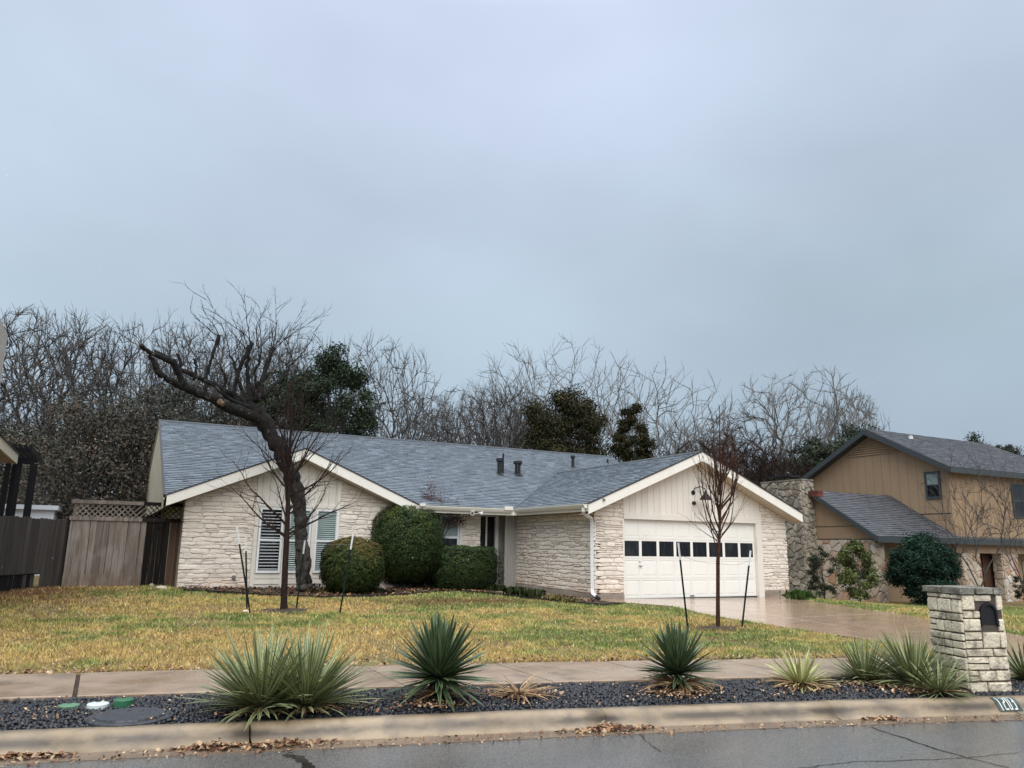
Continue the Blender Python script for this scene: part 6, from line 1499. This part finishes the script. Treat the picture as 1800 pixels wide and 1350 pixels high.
# tree A : open crown
yA = thing('young_tree', tuple(tA), 'young bare staked tree with open dark branches in front of the old tree', 'tree'); AY = tA.y
def ypart(root, mb, Y, base, pts, ws, name, bark, sides=8):
    Q = []; R_ = []
    for i in range(len(pts)-1):
        for k in range(3):
            t_ = k/3; Q.append(on_y(pts[i][0]*(1-t_)+pts[i+1][0]*t_, pts[i][1]*(1-t_)+pts[i+1][1]*t_, Y)); R_.append((ws[i]*(1-t_)+ws[i+1]*t_)/CAM_F*Y*.56)
    Q.append(on_y(*pts[-1], Y)); R_.append(ws[-1]/CAM_F*Y*.56); Q[0].z = base.z-.05; mb.tube(Q, R_, sides); return mb.build(name, M[bark], root, smooth=True)
ypart(yA, MB(), AY, tA, [(499, 1077), (499, 1060), (501, 1000), (504, 940), (506, 900), (507, 850), (509, 800), (511, 760), (514, 720), (516, 690), (514, 665)], [13, 10, 9, 8.5, 7.5, 6, 4.8, 3.6, 2.6, 1.8, 1], 'trunk', 'bark_red')
class Br:
    def __init__(s, seed, bark, root, wob=.1, up=.04, tw=.45): s.r = random.Random(seed); s.mb = MB(); s.wob = wob; s.up = up; s.tw = tw
    def go(s, p, d, L, r, lv, n=7, frm=1, ang=(.4, .9)):
        q = p.copy(); pts = [q.copy()]; rr = [r]; dd = d.copy()
        for i in range(n):
            dd = (dd+Vector((s.r.gauss(0, s.wob), s.r.gauss(0, s.wob), s.r.gauss(0, s.wob)+s.up))).normalized(); q = q+dd*L/n; pts.append(q.copy()); rr.append(max(.0022, r*(1-.82*(i+1)/n)))
            if lv > 0 and i >= frm:
                a_ = dd.orthogonal().normalized(); a_ = Matrix.Rotation(s.r.uniform(0, 6.28), 3, dd) @ a_
                s.go(q, (dd+a_*s.r.uniform(*ang)).normalized(), L*s.r.uniform(.25, .5)*(1-i/n*.4), max(.003, rr[-1]*.6), lv-1, 5, 1, ang)
        s.mb.tube(pts, rr, 5 if lv > 0 else 3, cap=False)
brA = Br(3, 0, 0, .10, .06)
for (sy, tx, ty, w) in ((942, 400, 858, 5), (940, 612, 872, 5), (925, 420, 800, 4.5), (905, 560, 880, 4), (900, 575, 790, 5), (880, 455, 745, 4.5), (872, 600, 800, 4.5), (860, 440, 790, 4), (850, 470, 700, 4), (845, 580, 720, 4.2), (830, 480, 740, 3.6), (820, 545, 690, 4), (800, 470, 668, 3.4), (790, 556, 660, 3.4), (770, 495, 650, 2.8), (760, 540, 648, 2.6), (948, 470, 905, 3), (950, 555, 915, 3), (930, 540, 800, 3.6), (915, 455, 850, 3.6), (890, 480, 760, 3.6), (895, 530, 770, 3.4), (868, 500, 700, 3.2), (855, 540, 720, 3.2), (838, 440, 735, 3), (842, 600, 770, 3), (822, 500, 680, 2.8), (935, 590, 850, 3.2)):
    sx_ = np.interp(sy, [690, 760, 850, 940], [516, 511, 507, 504]); Yo = random.Random(sy).uniform(-.45, .45); a = on_y(sx_, sy, AY); b = on_y(tx, ty, AY+Yo); d = (b-a); d0 = (d.normalized()+Vector((0, 0, -.18))).normalized() if abs(tx-sx_) > 60 else d.normalized()
    brA.go(a, d0, d.length*1.04, w/CAM_F*AY*.46, 2, 9, 1)
o = brA.mb.build('crown', M['bark_red'], yA)
# tree B : pear with narrow upright crown
yB = thing('young_tree', tuple(tB), 'young bare pear tree with narrow upright crown before the garage door', 'tree'); BY = tB.y
ypart(yB, MB(), BY, tB, [(1262, 1107), (1262, 1096), (1262, 1040), (1262, 985), (1264, 960), (1266, 900), (1267, 850), (1266, 800), (1265, 760), (1265, 712)], [9.5, 8.5, 7.5, 7.5, 6, 4.5, 3.8, 3, 2.2, 1.2], 'trunk', 'bark_pear')
brB = Br(9, 0, 0, .05, .05)
r9 = random.Random(12)
for k in range(30):
    sy = 975-r9.random()**.8*150; side = (k*2.39996); ww = r9.uniform(.5, 1.); tx = 1266+math.cos(side)*(52-(975-sy)*.15)*ww; ty = sy-r9.uniform(90, 225)*(1.1-.4*ww)
    ty = max(ty, 712+abs(tx-1266)*2.3); a = on_y(1264, sy, BY); b = on_y(tx, ty, BY+math.sin(side)*.33*ww)
    o1 = (b-a); mid = a+Vector(((b.x-a.x)*.62, (b.y-a.y)*.62, o1.z*.28)); # vase: out then up
    pts = [a, a.lerp(mid, .5)+Vector((0, 0, .0)), mid, mid.lerp(b, .4)+Vector(((b.x-mid.x)*.15, (b.y-mid.y)*.15, 0)), mid.lerp(b, .75), b]
    pts = [p_+Vector((r9.gauss(0, .012), r9.gauss(0, .012), 0)) if 0 < i_ < 5 else p_ for i_, p_ in enumerate(pts)]
    r0 = r9.uniform(2.8, 4.4)/CAM_F*BY*.5; brB.mb.tube(pts, [r0, r0*.85, r0*.72, r0*.55, r0*.4, r0*.2], 5, cap=False)
    for j in range(7):
        t_ = r9.uniform(.25, .97); i_ = min(4, int(t_*5)); p_ = pts[i_].lerp(pts[i_+1], t_*5-i_); d_ = (pts[i_+1]-pts[i_]).normalized(); a_ = Matrix.Rotation(r9.uniform(0, 6.28), 3, d_) @ d_.orthogonal().normalized()
        brB.go(p_, (d_+a_*r9.uniform(.35, .8)).normalized(), r9.uniform(.12, .38), .0045, 1, 5, 1, (.3, .6))
for k in range(14): p_ = on_y(1265, r9.uniform(715, 800), BY); brB.go(p_, Vector((r9.gauss(0, .4), r9.gauss(0, .4), 1)).normalized(), r9.uniform(.08, .2), .004, 0)
for (sy, tx, ty) in ((955, 1212, 890), (950, 1205, 920), (945, 1318, 905), (952, 1316, 885), (935, 1212, 915)):
    a = on_y(1262, sy, BY); b = on_y(tx, ty, BY); brB.go(a, (b-a).normalized(), (b-a).length, .009, 1, 6, 2)
brB.mb.build('crown', M['bark_pear'], yB)
# mulch rings at the young trees
for c, r0, nm in ((tA, .55, 'mulch ring around the left young tree'), (tB, .42, 'bare soil ring around the pear tree')):
    mb = MB(); V = [(c.x, c.y, ground(c.x, c.y)+.05)]; N_ = 26
    for k in range(N_): a_ = 2*math.pi*k/N_; rr = r0*(1+.15*math.sin(3*a_)+.1*math.sin(5*a_+1)); xx, yy = c.x+rr*math.cos(a_), c.y+rr*math.sin(a_)*.9; V.append((xx, yy, ground(xx, yy)+.006))
    mb.add(V, [(0, 1+k, 1+(k+1) % N_) for k in range(N_)]); tag(mb.build('mulch_ring', M['mulch'], smooth=True), nm, kind='structure')

# ------------------------------------------------------------------ stakes and wires
def stake(pb, pt, label, r=.016):
    b = on_ground(*pb); t_ = on_y(*pt, b.y); root = thing('tree_stake', tuple(b), label, 'stake', 'metal stakes guying the young trees')
    d = t_-b; k = .80; mb = MB(); n_ = d.normalized(); sd_ = n_.cross(Vector((0, 1, 0))).normalized(); fd = n_.cross(sd_)
    def tee(m, p0, p1): m.obox(p0-sd_*r-fd*.003, sd_*2*r, fd*.006, p1-p0); m.obox(p0-sd_*.003+fd*.0035, sd_*.006, fd*r*1.4, p1-p0)
    tee(mb, b-n_*.1, b+d*k); mb.build('post', M['post'], root); m2 = MB(); tee(m2, b+d*k+n_*.001, t_); m2.build('tip', M['posttip'], root)
    m3 = MB(); [m3.obox(b+d*f_-sd_*.006-fd*.012, sd_*.012, fd*.009, n_*.012) for f_ in np.linspace(.1, .78, 14)]; m3.build('studs', M['post'], root)['kind'] = 'stuff'
    return b+d*.86, t_
sA = [stake((440, 1080), (416, 926), 'front stake of the crossed pair left of the open young tree'), stake((434, 1073), (432, 943), 'upright rear stake of the crossed pair left of the open young tree'),
      stake((521, 1070), (536, 950), 'dark stake just right of the open young tree trunk'), stake((597, 1080), (621, 938), 'leaning stake with white tip before the small round bush')]
sB = [stake((1209, 1107), (1192, 954), 'leaning stake left of the pear tree'), stake((1304, 1103), (1319, 968), 'leaning stake right of the pear tree')]
def wires(name, ends, c, label):
    root = thing(name, tuple(c), label, 'wire')
    for e_ in ends:
        pts = [e_.lerp(c, f_)+Vector((0, 0, -.05*math.sin(math.pi*f_))) for f_ in np.linspace(0, 1, 7)]; mb = MB(); mb.tube(pts, .0028, 4); mb.build('strand', M['wire'], root)
    mb = MB(); mb.tube([c-Vector((.045, 0, .005)), c-Vector((0, .045, 0)), c+Vector((.045, 0, .0)), c+Vector((0, .045, 0)), c-Vector((.045, 0, .005))], .009, 6); mb.build('tree_strap', M['black'], root)
wires('guy_wires', [s[0] for s in sA], on_y(504, 945, AY), 'thin guy wires from four stakes to the open young tree')
wires('guy_wires', [s[0] for s in sB], on_y(1262, 990, BY), 'thin guy wires from two stakes to the pear tree')

# ------------------------------------------------------------------ shrub with brown tips behind the tall bush
cs = on_ground(765, 1040)+Vector((0, 1.4, 0)); cr_ = thing('crape_shrub', tuple(cs), 'thin multi-stemmed shrub with dull red leaf tips beside the front window', 'shrub')
bc = Br(21, 0, 0, .05, .03); r_ = random.Random(4); tips = []
for k in range(20):
    a = cs+Vector((r_.uniform(-.18, .18), r_.uniform(-.15, .15), 0)); b = on_y(r_.uniform(745, 815), r_.uniform(868, 925), cs.y+r_.uniform(-.2, .2)); d = b-a; bc.go(a, (d.normalized()+Vector((0, 0, .1))).normalized(), d.length, .016, 1, 8, 3, (.2, .5)); tips.append(b)
bc.mb.build('stems', M['bark_red'], cr_)
Pp = []; rs = np.random.RandomState(3)
for b in tips+[on_y(755, 850, cs.y), on_y(760, 862, cs.y), on_y(752, 875, cs.y), on_y(768, 880, cs.y)]: Pp.append(np.array(b)+rs.normal(0, .10, (90, 3)))
Pp = np.concatenate(Pp); V, F, C = leaf_cloud(Pp, Pp*0+[0, 0, 1.], (.018, .036), [(.12, .05, .05), (.08, .04, .045), (.14, .08, .07)], 3); link('leaves', npmesh('leaves', V, F, M['leaf'], C), cr_)

# liriope and straw tufts at the bed edge, weeds at the neighbour's wall
def tuft(px, py, n, L, cols, label, seed, spread=.12, name='grass_tuft', cat='plant', w=.007):
    p = on_ground(px, py); rs = np.random.RandomState(seed); x = p.x+rs.normal(0, spread, n); y = p.y+rs.normal(0, spread*.7, n); z = groundn(x, y); az = rs.uniform(0, 6.28, n); o_ = rs.uniform(.1, .9, n)*L; h = rs.uniform(.5, 1, n)*L; t_ = az+1.57
    b0 = np.stack([x-np.cos(t_)*w, y-np.sin(t_)*w, z], 1); b1 = np.stack([x+np.cos(t_)*w, y+np.sin(t_)*w, z], 1); mx_ = np.stack([x+np.cos(az)*o_*.45, y+np.sin(az)*o_*.45, z+h], 1); dm = np.stack([np.cos(t_)*w, np.sin(t_)*w, 0*w*t_], 1); tp = np.stack([x+np.cos(az)*o_, y+np.sin(az)*o_, z+h*.75], 1)
    V = np.stack([b0, b1, mx_+dm, tp, mx_-dm], 1); C = np.array(cols)[rs.randint(0, len(cols), n)]*rs.uniform(.6, 1.2, (n, 1))
    o = link(name, npmesh(name, V.reshape(-1, 3), np.arange(n*5).reshape(n, 5), M['leaf'], np.repeat(C, 5, 0))); return tag(o, label, cat, kind='stuff' if spread > .19 else None)
LG = [(.12, .17, .07), (.20, .24, .12), (.08, .12, .05)]
tuft(872, 1040, 160, .22, [(.07, .10, .04), (.10, .13, .05)], 'dark green clump at the right foot of the box hedge', 1)
tuft(905, 1046, 190, .24, LG, 'striped green clump of lily turf, left of two by the walk', 2)
tuft(935, 1051, 190, .24, LG, 'striped green clump of lily turf, right of two by the walk', 3)
tuft(975, 1056, 170, .17, [(.50, .40, .17), (.36, .32, .12)], 'straw-coloured tuft at the end of the bed near the downspout', 4)
tuft(1000, 1060, 90, .12, [(.30, .30, .10), (.40, .33, .12)], 'short yellow-green tuft nearest the downspout', 5)
tuft(1408, 1054, 160, .30, [(.10, .20, .06), (.14, .26, .08)], 'fresh green weeds between garage corner and chimney', 6, .2)
tuft(575, 1042, 120, .14, [(.06, .08, .03), (.2, .14, .06)], 'low ragged plants in the mulch left of the small round bush', 7, .35)
for k, (px_, py_) in enumerate(((560, 1034), (610, 1040), (660, 1044))): tuft(px_, py_, 150, .16, [(.05, .07, .03), (.08, .06, .035)], ['sprig of ground cover right of the old trunk', 'sprig of ground cover under the small round bush', 'sprig of ground cover between the two round bushes'][k], 20+k, .15)

# far right bare shrub trees in front of the neighbour's house
nb1 = bare('s1', 1718, 1000, 782, 17.0, 'thin bare multi-branched tree before the tan house entry', 'bark_grey', wscale=.9, rot=.7, group=None); 
nb2 = bare('s1', 1796, 1000, 805, 16.6, 'thin bare tree at the right photo edge before the tan house', 'bark_grey', wscale=.7, rot=2.7, group=None)

# ------------------------------------------------------------------ rain drops in the air
rs = np.random.RandomState(31); n = 1000; t_ = rs.uniform(2.5, 12, n); px_ = rs.uniform(-300, 2100, n); py_ = rs.uniform(-100, 1300, n); P0 = []
for a_, b_, c_ in zip(t_, px_, py_): q = cC+ray(b_, c_)*float(a_); P0.append((q.x, q.y, max(q.z, .15)))
P0 = np.array(P0); r = rs.uniform(.0008, .0016, n)[:, None]
oc = np.array([(1, 0, 0), (0, 1, 0), (-1, 0, 0), (0, -1, 0), (0, 0, 2.6), (0, 0, -2.0)], float); fo = np.array([(0, 1, 4), (1, 2, 4), (2, 3, 4), (3, 0, 4), (1, 0, 5), (2, 1, 5), (3, 2, 5), (0, 3, 5)])
V = P0[:, None]+oc[None]*r[:, None]; F = fo[None]+(np.arange(n)*6)[:, None, None]
m = Mat('rain_water', (.95, .97, 1), .05); m.b.inputs['Transmission Weight'].default_value = .6; m.b.inputs['IOR'].default_value = 1.33
tag(link('rain', npmesh('rain', V.reshape(-1, 3), F.reshape(-1, 3), m.m)), 'fine raindrops falling through the air over the yard', 'rain', kind='stuff')

for o in bpy.data.objects:
    if '_b' in o: del o['_b']
